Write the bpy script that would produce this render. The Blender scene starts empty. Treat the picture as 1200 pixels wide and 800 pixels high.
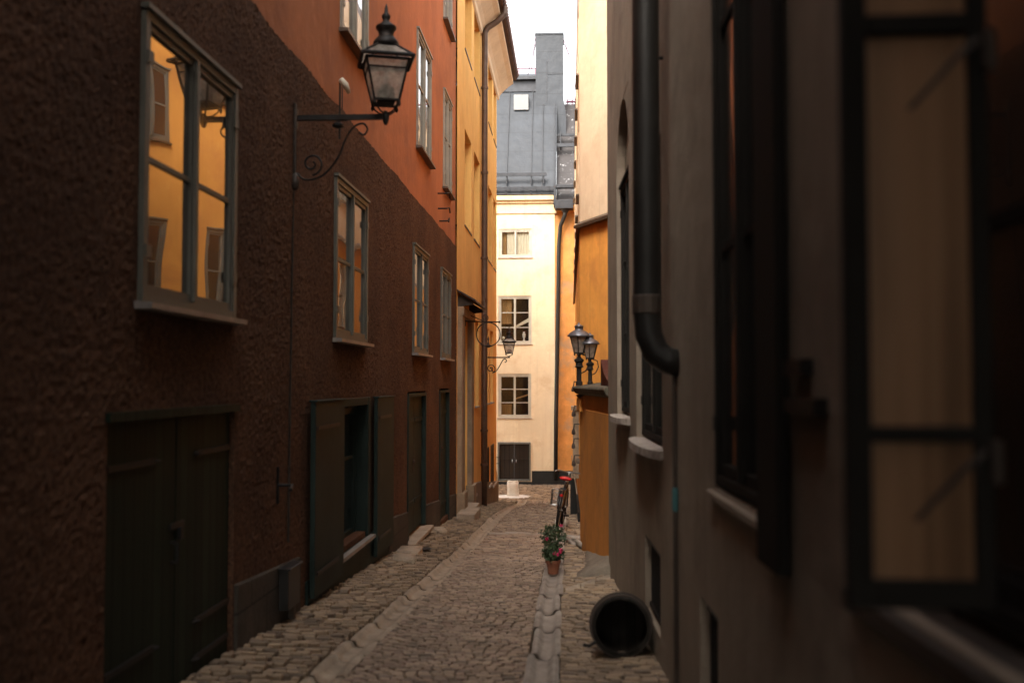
import bpy, bmesh, math, random
from mathutils import Vector, Matrix, noise
random.seed(7)
R = math.radians
S = bpy.context.scene
COL = S.collection

# ------------------------------------------------------------------ terrain
T = [(-90, 4.6), (0, 0), (12, -.68), (21, -1.30), (27, -1.80), (32, -2.32), (36, -2.52), (41, -2.60), (60, -2.7), (400, -3)]
def G(y):
    if y <= T[0][0]: return T[0][1]
    for (a, b), (c, d) in zip(T, T[1:]):
        if y <= c: return b + (d - b) * (y - a) / (c - a)
    return T[-1][1]
def gz(x, y):
    z = G(y)
    if y < 33:
        if x < -1.8: z += .09 * min(1, (-1.8 - x) / .6)
        elif x < -1.5: z += -.012
        elif x < -.3: z += .035 * math.sin(math.pi * (x + 1.5) / 1.2)
        elif x > -.06: z += .05 * min(1, (x + .06) / .5)
    z += .022 * noise.noise((x * 1.1, y * .7, 3.1)) + .010 * noise.noise((x * 3, y * 2.6, 8))
    return z

# ------------------------------------------------------------------ materials
def lin(c):
    return tuple(c) + (1,) if len(c) == 3 else c
class NT:
    def __init__(s, name):
        s.m = bpy.data.materials.new(name); s.m.use_nodes = True
        s.t = s.m.node_tree; s.b = s.t.nodes['Principled BSDF']; s.out = s.t.nodes['Material Output']
        s.tc = s.t.nodes.new('ShaderNodeTexCoord')
    def n(s, k, **kw):
        nd = s.t.nodes.new(k)
        for a, v in kw.items(): setattr(nd, a, v)
        return nd
    def l(s, a, b): s.t.links.new(a, b)
    def map(s, scale=(1, 1, 1), loc=(0, 0, 0)):
        mp = s.n('ShaderNodeMapping'); mp.inputs['Scale'].default_value = scale; mp.inputs['Location'].default_value = loc
        s.l(s.tc.outputs['Object'], mp.inputs['Vector']); return mp.outputs['Vector']
    def noise(s, scale, detail=4, rough=.55, stretch=(1, 1, 1), loc=(0, 0, 0)):
        nz = s.n('ShaderNodeTexNoise'); nz.inputs['Scale'].default_value = scale
        nz.inputs['Detail'].default_value = detail; nz.inputs['Roughness'].default_value = rough
        s.l(s.map(stretch, loc), nz.inputs['Vector']); return nz.outputs['Fac']
    def ramp(s, fac, stops):
        r = s.n('ShaderNodeValToRGB'); e = r.color_ramp.elements
        while len(e) > 1: e.remove(e[-1])
        e[0].position = stops[0][0]; e[0].color = lin(stops[0][1])
        for p, c in stops[1:]:
            q = e.new(p); q.color = lin(c)
        s.l(fac, r.inputs['Fac']); return r.outputs['Color']
    def mix(s, fac, a, b, mode='MIX'):
        m = s.n('ShaderNodeMix', data_type='RGBA', blend_type=mode)
        for i, v in ((0, fac), (6, a), (7, b)):
            if hasattr(v, 'is_linked') or hasattr(v, 'links'): s.l(v, m.inputs[i])
            else: m.inputs[i].default_value = v if i == 0 else lin(v)
        return m.outputs[2]
    def math(s, op, a, b=0.0):
        m = s.n('ShaderNodeMath', operation=op)
        for i, v in ((0, a), (1, b)):
            if hasattr(v, 'links'): s.l(v, m.inputs[i])
            else: m.inputs[i].default_value = v
        return m.outputs[0]
    def bump(s, h, dist=.01, strength=1, chain=None):
        b = s.n('ShaderNodeBump'); b.inputs['Distance'].default_value = dist; b.inputs['Strength'].default_value = strength
        s.l(h, b.inputs['Height'])
        if chain: s.l(chain, b.inputs['Normal'])
        return b.outputs['Normal']
    def done(s, col=None, rough=.8, normal=None, metal=0, spec=.5):
        if col is not None:
            if hasattr(col, 'links'): s.l(col, s.b.inputs['Base Color'])
            else: s.b.inputs['Base Color'].default_value = lin(col)
        if hasattr(rough, 'links'): s.l(rough, s.b.inputs['Roughness'])
        else: s.b.inputs['Roughness'].default_value = rough
        s.b.inputs['Metallic'].default_value = metal
        s.b.inputs['Specular IOR Level'].default_value = spec
        if normal: s.l(normal, s.b.inputs['Normal'])
        return s.m
def mul(c, k): return tuple(v * k for v in c)

def m_plaster(name, c, var=.25, stain=None, stain_amt=.5, bump=.004, fine=90, streak=True, big=.6):
    t = NT(name)
    a = t.noise(big, 5, .6); b = t.noise(7, 5, .65)
    col = t.ramp(a, [(.3, mul(c, 1 - var)), (.52, c), (.72, mul(c, 1 + var * .6))])
    col = t.mix(t.ramp(b, [(.35, (0, 0, 0)), (.7, (.5, .5, .5))]), col, mul(c, 1 - var * .9))
    if streak:
        st = t.noise(4.5, 4, .6, (1, 1, .07))
        col = t.mix(t.ramp(st, [(.52, (0, 0, 0)), (.78, (.45, .45, .45))]), col, stain or mul(c, .45))
    if stain:
        sp = t.noise(1.3, 6, .62, loc=(4, 2, 9))
        k = stain_amt
        col = t.mix(t.ramp(sp, [(.5, (0, 0, 0)), (.66, (k, k, k))]), col, stain)
    dr = t.noise(9, 5, .7, (1, 1, .035), (7, 3, 1))
    col = t.mix(t.ramp(dr, [(.56, (0, 0, 0)), (.74, (.38,) * 3)]), col, mul(c, .62))
    ch = t.noise(2.3, 8, .72, loc=(11, 5, 2))
    col = t.mix(t.ramp(ch, [(.60, (0, 0, 0)), (.64, (.22,) * 3)]), col, tuple(min(.9, v * 1.25 + .03) for v in c))
    h1 = t.noise(fine, 3, .6); h2 = t.noise(6, 3, .5)
    n = t.bump(h2, bump * 2.5); n = t.bump(h1, bump, 1, n)
    return t.done(col, .88, n, spec=.2)

def m_rough(name, c, c2):
    t = NT(name)
    a = t.noise(.8, 5, .6); g = t.noise(38, 5, .7)
    col = t.ramp(a, [(.32, c2), (.66, c)])
    col = t.mix(t.ramp(g, [(.38, (.85, .85, .85)), (.56, (0, 0, 0))]), col, mul(c, .28))
    col = t.mix(t.ramp(t.noise(55, 3, .6, loc=(3, 3, 3)), [(.58, (0, 0, 0)), (.72, (.6, .6, .6))]), col, mul(c, 1.9))
    n = t.bump(t.noise(70, 4, .7, loc=(9, 1, 2)), .006)
    return t.done(col, .92, n, spec=.08)

def m_paint(name, c, rough=.5, wear=.25, grain=None, dirt=None):
    t = NT(name)
    a = t.noise(3, 5, .65)
    col = t.ramp(a, [(.3, mul(c, 1 - wear)), (.6, c), (.8, mul(c, 1 + wear * .5))])
    if dirt:
        col = t.mix(t.ramp(t.noise(9, 5, .7, loc=(1, 5, 2)), [(.55, (0, 0, 0)), (.75, (.6, .6, .6))]), col, dirt)
    g = t.noise(60, 3, .6, grain or (1, 1, 1))
    return t.done(col, rough, t.bump(g, .002), spec=.35 if sum(c) > .3 else .12)

def m_planks(name, c, axis, pitch=.11, rough=.6):
    t = NT(name)
    sx = t.n('ShaderNodeSeparateXYZ'); t.l(t.tc.outputs['Object'], sx.inputs[0])
    v = t.math('DIVIDE', sx.outputs[axis], pitch)
    fr = t.math('FRACT', v)
    d = t.math('ABSOLUTE', t.math('SUBTRACT', fr, .5))
    groove = t.ramp(d, [(.43, (0, 0, 0)), (.48, (1, 1, 1))])
    idn = t.n('ShaderNodeTexWhiteNoise', noise_dimensions='1D'); t.l(t.math('FLOOR', v), idn.inputs['W'])
    col = t.ramp(idn.outputs['Value'], [(0, mul(c, .75)), (1, mul(c, 1.2))])
    gr = t.noise(16, 5, .7, (1, 1, .08))
    col = t.mix(t.ramp(gr, [(.45, (0, 0, 0)), (.75, (.6, .6, .6))]), col, mul(c, .5))
    col = t.mix(groove, col, mul(c, .25))
    n = t.bump(groove, .008, -1); n = t.bump(gr, .003, 1, n)
    return t.done(col, rough, n, spec=.12)

def m_metal(name, c, rough=.5, rust=None, metal=.6):
    t = NT(name)
    a = t.noise(5, 5, .65)
    col = t.ramp(a, [(.3, mul(c, .7)), (.7, mul(c, 1.25))])
    if rust: col = t.mix(t.ramp(t.noise(11, 6, .7, loc=(2, 7, 1)), [(.55, (0, 0, 0)), (.72, (.7, .7, .7))]), col, rust)
    return t.done(col, rough, t.bump(t.noise(45, 4), .0015), metal=metal)

def m_setts(name, stops):
    t = NT(name)
    g = t.n('ShaderNodeNewGeometry')
    col = t.mix(1, t.ramp(g.outputs['Random Per Island'], stops), (.98, .88, .76), 'MULTIPLY')
    col = t.mix(t.ramp(t.noise(1.1, 4, .6), [(.4, (.0, .0, .0)), (.75, (.4, .4, .4))]), col, (.17, .13, .10))
    col = t.mix(t.ramp(t.noise(70, 4, .7), [(.40, (.35,) * 3), (.58, (0, 0, 0))]), col, (.12, .09, .07))
    n = t.bump(t.noise(60, 4, .65), .004)
    return t.done(col, t.ramp(t.noise(2.2, 3), [(.3, (.5,) * 3), (.7, (.8,) * 3)]), n, spec=.4)

def m_stone(name, c, c2=None, bump=.006, rough=.8, scale=3):
    t = NT(name)
    col = t.ramp(t.noise(scale, 6, .65), [(.3, c2 or mul(c, .6)), (.6, c), (.8, mul(c, 1.25))])
    col = t.mix(t.ramp(t.noise(60, 3, .7), [(.4, (.4,) * 3), (.6, (0, 0, 0))]), col, mul(c, .45))
    n = t.bump(t.noise(9, 4, .6), bump * 2); n = t.bump(t.noise(50, 4, .65), bump, 1, n)
    return t.done(col, rough, n, spec=.3)

def m_blocks(name, c, w, h, ax=1):
    t = NT(name)
    sx = t.n('ShaderNodeSeparateXYZ'); t.l(t.tc.outputs['Object'], sx.inputs[0])
    cb = t.n('ShaderNodeCombineXYZ'); t.l(sx.outputs[ax], cb.inputs[0]); t.l(sx.outputs[2], cb.inputs[1])
    br = t.n('ShaderNodeTexBrick'); t.l(cb.outputs[0], br.inputs['Vector'])
    br.inputs['Scale'].default_value = 1; br.inputs['Brick Width'].default_value = w; br.inputs['Row Height'].default_value = h
    br.inputs['Mortar Size'].default_value = .012; br.inputs['Mortar Smooth'].default_value = .4
    br.inputs['Color1'].default_value = lin(mul(c, .75)); br.inputs['Color2'].default_value = lin(mul(c, 1.2)); br.inputs['Mortar'].default_value = lin(mul(c, .35))
    col = t.mix(t.ramp(t.noise(5, 6, .7), [(.35, (0, 0, 0)), (.7, (.7,) * 3)]), br.outputs['Color'], mul(c, .5))
    n = t.bump(br.outputs['Fac'], .012, -1); n = t.bump(t.noise(18, 5, .65), .012, 1, n)
    return t.done(col, .85, n, spec=.25)

def m_glass(name, refl=.75, base=(.012, .012, .012), wav=.0012, trans=0.0):
    t = NT(name)
    t.b.inputs['Base Color'].default_value = lin(base); t.b.inputs['Roughness'].default_value = .15
    gl = t.n('ShaderNodeBsdfGlossy'); gl.inputs['Roughness'].default_value = .01; gl.inputs['Color'].default_value = (.95, .95, .95, 1)
    n = t.bump(t.noise(1.3, 1, .4), wav * 4)
    t.l(n, gl.inputs['Normal'])
    lw = t.n('ShaderNodeLayerWeight'); lw.inputs['Blend'].default_value = .35
    fac = t.math('MULTIPLY', t.math('ADD', lw.outputs['Facing'], .12), refl)
    fac = t.math('MINIMUM', fac, .9)
    mx = t.n('ShaderNodeMixShader'); t.l(fac, mx.inputs[0])
    under = t.b.outputs[0]
    if trans:
        tr = t.n('ShaderNodeBsdfTransparent'); tr.inputs['Color'].default_value = (.9, .92, .9, 1)
        m2 = t.n('ShaderNodeMixShader'); m2.inputs[0].default_value = trans
        t.l(under, m2.inputs[1]); t.l(tr.outputs[0], m2.inputs[2]); under = m2.outputs[0]
    t.l(under, mx.inputs[1]); t.l(gl.outputs[0], mx.inputs[2]); t.l(mx.outputs[0], t.out.inputs['Surface'])
    return t.m

def m_milky(name, c=(.75, .68, .6), trans=.55, stretch=(1, 1, 1)):
    t = NT(name)
    col = t.ramp(t.noise(14, 4, .6, stretch), [(.35, mul(c, .5)), (.65, c)])
    t.done(col, .25)
    tl = t.n('ShaderNodeBsdfTranslucent'); t.l(col, tl.inputs['Color'])
    a = t.n('ShaderNodeMixShader'); a.inputs[0].default_value = .5; t.l(t.b.outputs[0], a.inputs[1]); t.l(tl.outputs[0], a.inputs[2])
    tr = t.n('ShaderNodeBsdfTransparent')
    b = t.n('ShaderNodeMixShader'); b.inputs[0].default_value = trans; t.l(a.outputs[0], b.inputs[1]); t.l(tr.outputs[0], b.inputs[2])
    t.l(b.outputs[0], t.out.inputs['Surface']); return t.m

def m_roof(name, c, pitch=1.05, snow=False):
    t = NT(name)
    col = t.ramp(t.noise(1.2, 5, .6), [(.3, mul(c, .8)), (.7, mul(c, 1.15))])
    col = t.mix(t.ramp(t.noise(5, 5, .7, (1, 1, .2)), [(.5, (0, 0, 0)), (.8, (.5,) * 3)]), col, mul(c, .6))
    sx = t.n('ShaderNodeSeparateXYZ'); t.l(t.tc.outputs['Object'], sx.inputs[0])
    fr = t.math('FRACT', t.math('DIVIDE', sx.outputs[2], .93)); d = t.math('ABSOLUTE', t.math('SUBTRACT', fr, .5))
    ln = t.ramp(d, [(.47, (0, 0, 0)), (.49, (.6,) * 3)])
    col = t.mix(ln, col, mul(c, .55))
    if snow:
        col = t.mix(t.ramp(t.noise(7, 6, .75), [(.6, (0, 0, 0)), (.63, (1, 1, 1))]), col, (.3, .3, .31))
    return t.done(col, .45, t.bump(t.noise(2.5, 3), .02), metal=0, spec=.25)

M = {}
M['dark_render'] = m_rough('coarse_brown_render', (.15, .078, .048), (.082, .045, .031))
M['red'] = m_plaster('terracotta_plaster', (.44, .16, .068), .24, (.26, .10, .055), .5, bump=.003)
M['yellow'] = m_plaster('ochre_plaster', (.90, .53, .17), .14, (.72, .36, .10), .4, bump=.003)
M['orange'] = m_plaster('orange_plaster', (.82, .355, .075), .2, (.60, .24, .06), .8, bump=.003)
M['orange_worn'] = m_plaster('worn_orange_plaster', (.66, .29, .085), .28, (.38, .23, .13), 1.0, bump=.006, big=1.6)
M['cream'] = m_plaster('cream_plaster', (.72, .59, .41), .12, (.58, .42, .26), .7, bump=.003)
M['cream2'] = m_plaster('pale_tan_plaster', (.76, .58, .40), .12, (.60, .42, .27), .55, bump=.003)
M['annex'] = m_plaster('burnt_orange_plaster', (.64, .26, .06), .2, (.38, .17, .06), .7, bump=.004)
M['near'] = m_plaster('grey_brown_plaster', (.31, .25, .195), .22, (.20, .16, .125), .8, bump=.006)
M['sand'] = m_stone('sandstone', (.34, .25, .17))
M['plinth'] = m_blocks('grey_plinth_stone', (.075, .062, .05), .75, .42)
M['black_plinth'] = m_stone('black_plinth_stone', (.02, .019, .018), bump=.003)
M['grey_plinth'] = m_stone('grey_base_stone', (.24, .195, .15))
M['frame_grey'] = m_paint('grey_frame_paint', (.135, .13, .108), .5, dirt=(.12, .10, .08))
M['frame_lit'] = m_paint('lit_frame_paint', (.30, .265, .21), .5)  # frame paint made paler for the brighter light on the upper windows
M['frame_far'] = m_paint('pale_grey_frame_paint', (.46, .43, .36), .5)
M['frame_orange'] = m_paint('ochre_frame_paint', (.55, .24, .06), .5)
M['sill'] = m_metal('grey_sill_sheet', (.30, .27, .25), .5, metal=.4)
M['sill_dark'] = m_metal('dark_sill_sheet', (.10, .07, .05), .5, metal=.4)
M['green_y'] = m_planks('dark_green_planks', (.018, .028, .019), 1, .13)
M['green'] = m_paint('dark_grey_green_paint', (.024, .036, .032), .6, .3, (1, 1, .1))
M['iron'] = m_metal('black_wrought_iron', (.022, .020, .019), .55, (.05, .028, .018), .5)
M['iron_brown'] = m_metal('weathered_iron', (.06, .045, .036), .6, (.09, .05, .03), .4)
M['pipe'] = m_metal('brown_downpipe_metal', (.115, .07, .05), .5, (.07, .045, .035), .4)
M['pipe_dark'] = m_metal('dark_downpipe_metal', (.014, .013, .012), .45, None, .1)
M['glass'] = m_glass('window_glass', .56)
M['glass_far'] = m_glass('far_window_glass', .35, trans=.75)
M['glass_dark'] = m_glass('dark_window_glass', .10)
M['glass_low'] = m_glass('dull_glass', .45)
M['lamp_glass'] = m_milky('lantern_glass', (.88, .80, .70), .4)
M['lamp_glass2'] = m_milky('frosted_lantern_glass', (.55, .48, .42), .2)
M['lamp_cap'] = m_metal('grey_lantern_cap', (.16, .16, .18), .35, None, .6)
M['roof'] = m_roof('grey_sheet_roof', (.036, .041, .050))
M['roof2'] = m_roof('brown_grey_sheet_roof', (.045, .040, .041), snow=True)
M['seam'] = m_metal('roof_seam_metal', (.035, .037, .043), .5)
M['chimney'] = m_roof('chimney_cladding', (.036, .041, .050))
M['white'] = m_paint('white_paint', (.78, .76, .72), .6, .1)
M['red_wire'] = m_metal('dull_red_wire', (.18, .06, .09), .5)
M['setts'] = m_setts('granite_setts', [(0, (.14, .115, .10)), (.3, (.30, .24, .195)), (.7, (.46, .37, .30)), (.85, (.34, .26, .225)), (1, (.22, .155, .13))])
M['setts2'] = m_setts('sandy_setts', [(0, (.14, .11, .09)), (.4, (.30, .24, .18)), (.8, (.44, .35, .26)), (1, (.22, .17, .13))])
M['grout'] = m_stone('joint_grit', (.03, .023, .018), (.018, .014, .011), .004, .95, 12)
M['gutter'] = m_stone('gutter_stone', (.44, .35, .26), (.23, .18, .135), .005, .7, 4)
M['gutter2'] = m_stone('pale_gutter_stone', (.41, .35, .30), (.22, .185, .155), .004, .65, 4)
M['step'] = m_stone('step_stone', (.42, .33, .25))
M['snow'] = m_stone('white_marble_chips', (.86, .85, .83), (.70, .68, .66), .01, .7, 6)
M['bollard'] = m_stone('limewashed_stone', (.88, .85, .78), (.72, .68, .58), .006, .8, 4)
M['terracotta'] = m_stone('terracotta', (.26, .095, .05), (.17, .065, .04), .002)
def m_leaf(name, c):
    t = NT(name); g = t.n('ShaderNodeNewGeometry')
    col = t.ramp(g.outputs['Random Per Island'], [(0, mul(c, .5)), (.6, c), (1, mul(c, 1.7))])
    return t.done(col, .5)
M['leaf'] = m_leaf('plant_leaves', (.035, .06, .022))
M['petal'] = m_leaf('pink_petals', (.55, .02, .11))
M['red_saddle'] = m_paint('red_saddle_cover', (.55, .02, .02), .4, .1)
M['rubber'] = m_paint('black_rubber', (.02, .02, .02), .7, .1)
M['steel'] = m_metal('bicycle_steel', (.35, .34, .33), .3, None, .9)
M['bike'] = m_metal('black_bicycle_paint', (.02, .02, .022), .3, None, .3)
M['barrel'] = m_planks('dark_barrel_wood', (.022, .018, .015), 0, .06)
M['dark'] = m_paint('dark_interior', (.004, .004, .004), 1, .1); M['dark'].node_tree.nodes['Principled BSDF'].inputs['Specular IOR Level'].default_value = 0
M['curtain'] = m_paint('pale_curtain', (.75, .68, .55), .9, .1)
M['curtain2'] = m_paint('ochre_curtain', (.38, .22, .09), .9, .2)
M['brown_wood'] = m_planks('brown_door_planks', (.03, .022, .017), 0, .2)
M['tile'] = m_paint('dark_roof_tiles', (.09, .05, .04), .7, .3)
M['cap_red'] = m_paint('oxide_red_coping', (.07, .018, .012), .5, .3)
M['moss'] = m_stone('mossy_coping', (.12, .105, .075), (.06, .05, .04))
M['frame_dark'] = m_paint('dark_frame_paint', (.018, .016, .014), .8)
M['sill_stone'] = m_stone('weathered_sill_stone', (.50, .43, .38), (.24, .20, .17), .006, .8, 9)
M['teal'] = m_paint('teal_tape', (.06, .16, .17), .5, .2)
M['streaked_glass'] = m_milky('brown_streaked_pane', (.40, .235, .13), .1, (1, 1, .04))  # warm reflection seen in the glass is painted in as brown streaks

# ------------------------------------------------------------------ mesh builder
class Fr:
    def __init__(s, P, d, n):
        s.P = Vector((P[0], P[1], 0)); s.d = Vector((d[0], d[1], 0)).normalized(); s.n = Vector((n[0], n[1], 0)).normalized()
    def p(s, a, z, o=0): return s.P + s.d * a + s.n * o + Vector((0, 0, z))
WORLD = Fr((0, 0), (1, 0), (0, 1))     # a=x, o=y
def smooth_path(P, k=5):
    P = [Vector(p) for p in P]; out = []
    for i in range(len(P) - 1):
        a, b, c, d = P[max(i - 1, 0)], P[i], P[i + 1], P[min(i + 2, len(P) - 1)]
        for j in range(k):
            t = j / k; out.append(.5 * ((2 * b) + (c - a) * t + (2 * a - 5 * b + 4 * c - d) * t * t + (3 * b - a - 3 * c + d) * t ** 3))
    return out + [P[-1]]
class MB:
    def __init__(s): s.v = []; s.f = []; s.mi = []; s.cur = 0
    def mat(s, i): s.cur = i; return s
    def add(s, vs, fs):
        b = len(s.v); s.v += [Vector(v) for v in vs]
        for f in fs: s.f.append(tuple(b + i for i in f)); s.mi.append(s.cur)
        return s
    def quad(s, a, b, c, d): return s.add([a, b, c, d], [(0, 1, 2, 3)])
    def box(s, F, a0, a1, z0, z1, o0, o1):
        P = [F.p(a, z, o) for a in (a0, a1) for z in (z0, z1) for o in (o0, o1)]
        return s.add(P, [(0, 1, 3, 2), (4, 6, 7, 5), (0, 4, 5, 1), (2, 3, 7, 6), (0, 2, 6, 4), (1, 5, 7, 3)])
    def prism(s, pts, vec):
        n = len(pts); pts = [Vector(p) for p in pts]; vec = Vector(vec)
        return s.add(pts + [p + vec for p in pts], [tuple(range(n)), tuple(range(2 * n - 1, n - 1, -1))] + [(i, (i + 1) % n, n + (i + 1) % n, n + i) for i in range(n)])
    def tube(s, path, r, n=8, cap=True, closed=False):
        path = [Vector(p) for p in path]; m = len(path)
        rr = r if isinstance(r, (list, tuple)) else [r] * m
        up = None; vs = []
        for i, p in enumerate(path):
            if closed: t = (path[(i + 1) % m] - path[i - 1])
            else: t = path[min(i + 1, m - 1)] - path[max(i - 1, 0)]
            t.normalize()
            if up is None:
                up = t.orthogonal().normalized()
            else:
                up = up - t * up.dot(t)
                if up.length < 1e-5: up = t.orthogonal()
                up.normalize()
            w = t.cross(up)
            for k in range(n):
                a = 2 * math.pi * k / n; vs.append(p + (up * math.cos(a) + w * math.sin(a)) * rr[i])
        fs = []
        for i in range(m if closed else m - 1):
            j = (i + 1) % m
            for k in range(n): fs.append((i * n + k, i * n + (k + 1) % n, j * n + (k + 1) % n, j * n + k))
        if cap and not closed: fs += [tuple(range(n - 1, -1, -1)), tuple((m - 1) * n + k for k in range(n))]
        return s.add(vs, fs)
    def lathe(s, c, prof, n=16, rot=0, axis=None):
        c = Vector(c); vs = []
        for r, z in prof:
            for k in range(n):
                a = 2 * math.pi * k / n + rot; v = Vector((r * math.cos(a), r * math.sin(a), z))
                if axis is not None: v = axis @ v
                vs.append(c + v)
        fs = []; m = len(prof)
        for i in range(m - 1):
            for k in range(n): fs.append((i * n + k, i * n + (k + 1) % n, (i + 1) * n + (k + 1) % n, (i + 1) * n + k))
        fs += [tuple(range(n - 1, -1, -1)), tuple((m - 1) * n + k for k in range(n))]
        return s.add(vs, fs)
    def build(s, name, mats, parent=None, smooth=False, bevel=0, recalc=True, jitter=0):
        off = Vector((0, 0, 0)); q = parent
        while q is not None: off += q.location; q = q.parent
        me = bpy.data.meshes.new(name)
        me.from_pydata([tuple(v - off) for v in s.v], [], s.f)
        for m in (mats if isinstance(mats, (list, tuple)) else [mats]): me.materials.append(m)
        for p, i in zip(me.polygons, s.mi): p.material_index = i; p.use_smooth = smooth
        if recalc:
            b = bmesh.new(); b.from_mesh(me); bmesh.ops.recalc_face_normals(b, faces=b.faces); b.to_mesh(me); b.free()
        o = bpy.data.objects.new(name, me); COL.objects.link(o)
        if parent: o.parent = parent
        if bevel:
            bv = o.modifiers.new('edge', 'BEVEL'); bv.width = bevel; bv.segments = 2; bv.limit_method = 'ANGLE'
        return o
def tag(o, label=None, cat=None, group=None, kind=None):
    if label: o['label'] = label
    if cat: o['category'] = cat
    if group: o['group'] = group
    if kind: o['kind'] = kind
    return o
def thing(name, loc, label, cat, group=None):
    o = bpy.data.objects.new(name, None); o.location = loc; o.empty_display_size = .2; COL.objects.link(o)
    return tag(o, label, cat, group)

def wall_mesh(mb, F, s0, s1, z0, z1, ops, o=0.0, back=True, step=None):
    """front sheet with rectangular openings (a0,a1,b0,b1,depth) and their reveals"""
    A = sorted({s0, s1} | {q for w in ops for q in w[:2] if s0 < q < s1})
    B = sorted({z0, z1} | {q for w in ops for q in w[2:4] if z0 < q < z1})
    for i in range(len(A) - 1):
        for j in range(len(B) - 1):
            ca, cb = (A[i] + A[i + 1]) / 2, (B[j] + B[j + 1]) / 2
            if any(w[0] < ca < w[1] and w[2] < cb < w[3] for w in ops): continue
            mb.quad(F.p(A[i], B[j], o), F.p(A[i + 1], B[j], o), F.p(A[i + 1], B[j + 1], o), F.p(A[i], B[j + 1], o))
    for a0, a1, b0, b1, dp in ops:
        P = lambda a, b, k: F.p(a, b, k)
        mb.quad(P(a0, b0, o), P(a0, b1, o), P(a0, b1, -dp), P(a0, b0, -dp))
        mb.quad(P(a1, b0, o), P(a1, b1, o), P(a1, b1, -dp), P(a1, b0, -dp))
        mb.quad(P(a0, b0, o), P(a1, b0, o), P(a1, b0, -dp), P(a0, b0, -dp))
        mb.quad(P(a0, b1, o), P(a1, b1, o), P(a1, b1, -dp), P(a0, b1, -dp))
        if back: mb.quad(P(a0, b0, -dp), P(a1, b0, -dp), P(a1, b1, -dp), P(a0, b1, -dp))

def window(parent, F, a0, a1, z0, z1, o=.0, mat='frame_grey', rows=2, cols=2, pane='glass', sill='sill', arch=.055, sill_out=.07, proud=.03, bars=None, deep=.008):
    m = MB()
    # architrave
    e = .0
    m.box(F, a0 - e, a0 + arch, z0, z1, o - .05, o + proud); m.box(F, a1 - arch, a1 + e, z0, z1, o - .05, o + proud)
    m.box(F, a0 + arch, a1 - arch, z1 - arch, z1, o - .05, o + proud - .002); m.box(F, a0 + arch, a1 - arch, z0, z0 + arch * .8, o - .05, o + proud - .002)
    m.box(F, a0 - .015, a1 + .015, z1 + .001, z1 + .03, o - .01, o + proud + .02)
    w = (a1 - a0 - 2 * arch) / cols; b = .042
    for c in range(cols):
        x0 = a0 + arch + c * w; x1 = x0 + w
        y0 = z0 + arch * .8; y1 = z1 - arch
        k0, k1 = o - .045, o + proud - .016
        m.box(F, x0 + .002, x0 + b, y0, y1, k0, k1); m.box(F, x1 - b, x1 - .002, y0, y1, k0, k1)
        m.box(F, x0 + b, x1 - b, y1 - b, y1 - .002, k0, k1 - .002); m.box(F, x0 + b, x1 - b, y0 + .002, y0 + b * 1.3, k0, k1 - .002)
        for r in range(1, rows):
            zz = y0 + (y1 - y0) * (bars[r - 1] if bars else r / rows)
            m.box(F, x0 + b, x1 - b, zz - .016, zz + .016, k0, k1 - .008)
    if cols == 2:
        am = (a0 + a1) / 2
        m.box(F, am - .022, am + .022, z0 + arch, z1 - arch - .004, o, o + proud + .006)
    # hinges
    for zz in (z0 + .25, z1 - .3):
        m.box(F, a0 + arch * .3, a0 + arch + .03, zz, zz + .07, o + proud, o + proud + .01)
        m.box(F, a1 - arch - .03, a1 - arch * .3, zz, zz + .07, o + proud, o + proud + .01)
    fr = m.build('window', M[mat], parent)
    g = MB(); g.quad(F.p(a0 + arch, z0 + arch * .8, o - deep), F.p(a1 - arch, z0 + arch * .8, o - deep), F.p(a1 - arch, z1 - arch, o - deep), F.p(a0 + arch, z1 - arch, o - deep))
    g.build('pane', M[pane], fr)
    if sill:
        sm = MB(); sm.prism([F.p(a0 - .04, z0 - .001, o - .03), F.p(a0 - .04, z0 - .012, o + proud + sill_out), F.p(a0 - .04, z0 - .045, o + proud + sill_out), F.p(a0 - .04, z0 - .05, o - .03)], F.d * (a1 - a0 + .08))
        sm.build('sill', M[sill], fr)
    return fr

# ------------------------------------------------------------------ ground
def nonuni(a, b, st):
    n = max(1, round((b - a) / st)); return [a + (b - a) * i / n for i in range(n + 1)]
xs = [-300, -100, -40, -15, -8] + nonuni(-4, 3, .25) + [8, 15, 40, 100, 300]
ys = [-90, -40, -15, -5, 0] + nonuni(2, 45, .4) + [60, 100, 200, 400]
m = MB(); V = [(x, y, gz(x, y) - .10) for y in ys for x in xs]; nx = len(xs)
m.add(V, [(j * nx + i, j * nx + i + 1, (j + 1) * nx + i + 1, (j + 1) * nx + i) for j in range(len(ys) - 1) for i in range(nx - 1)])
tag(m.build('ground', M['grout'], smooth=True), kind='structure')

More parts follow.
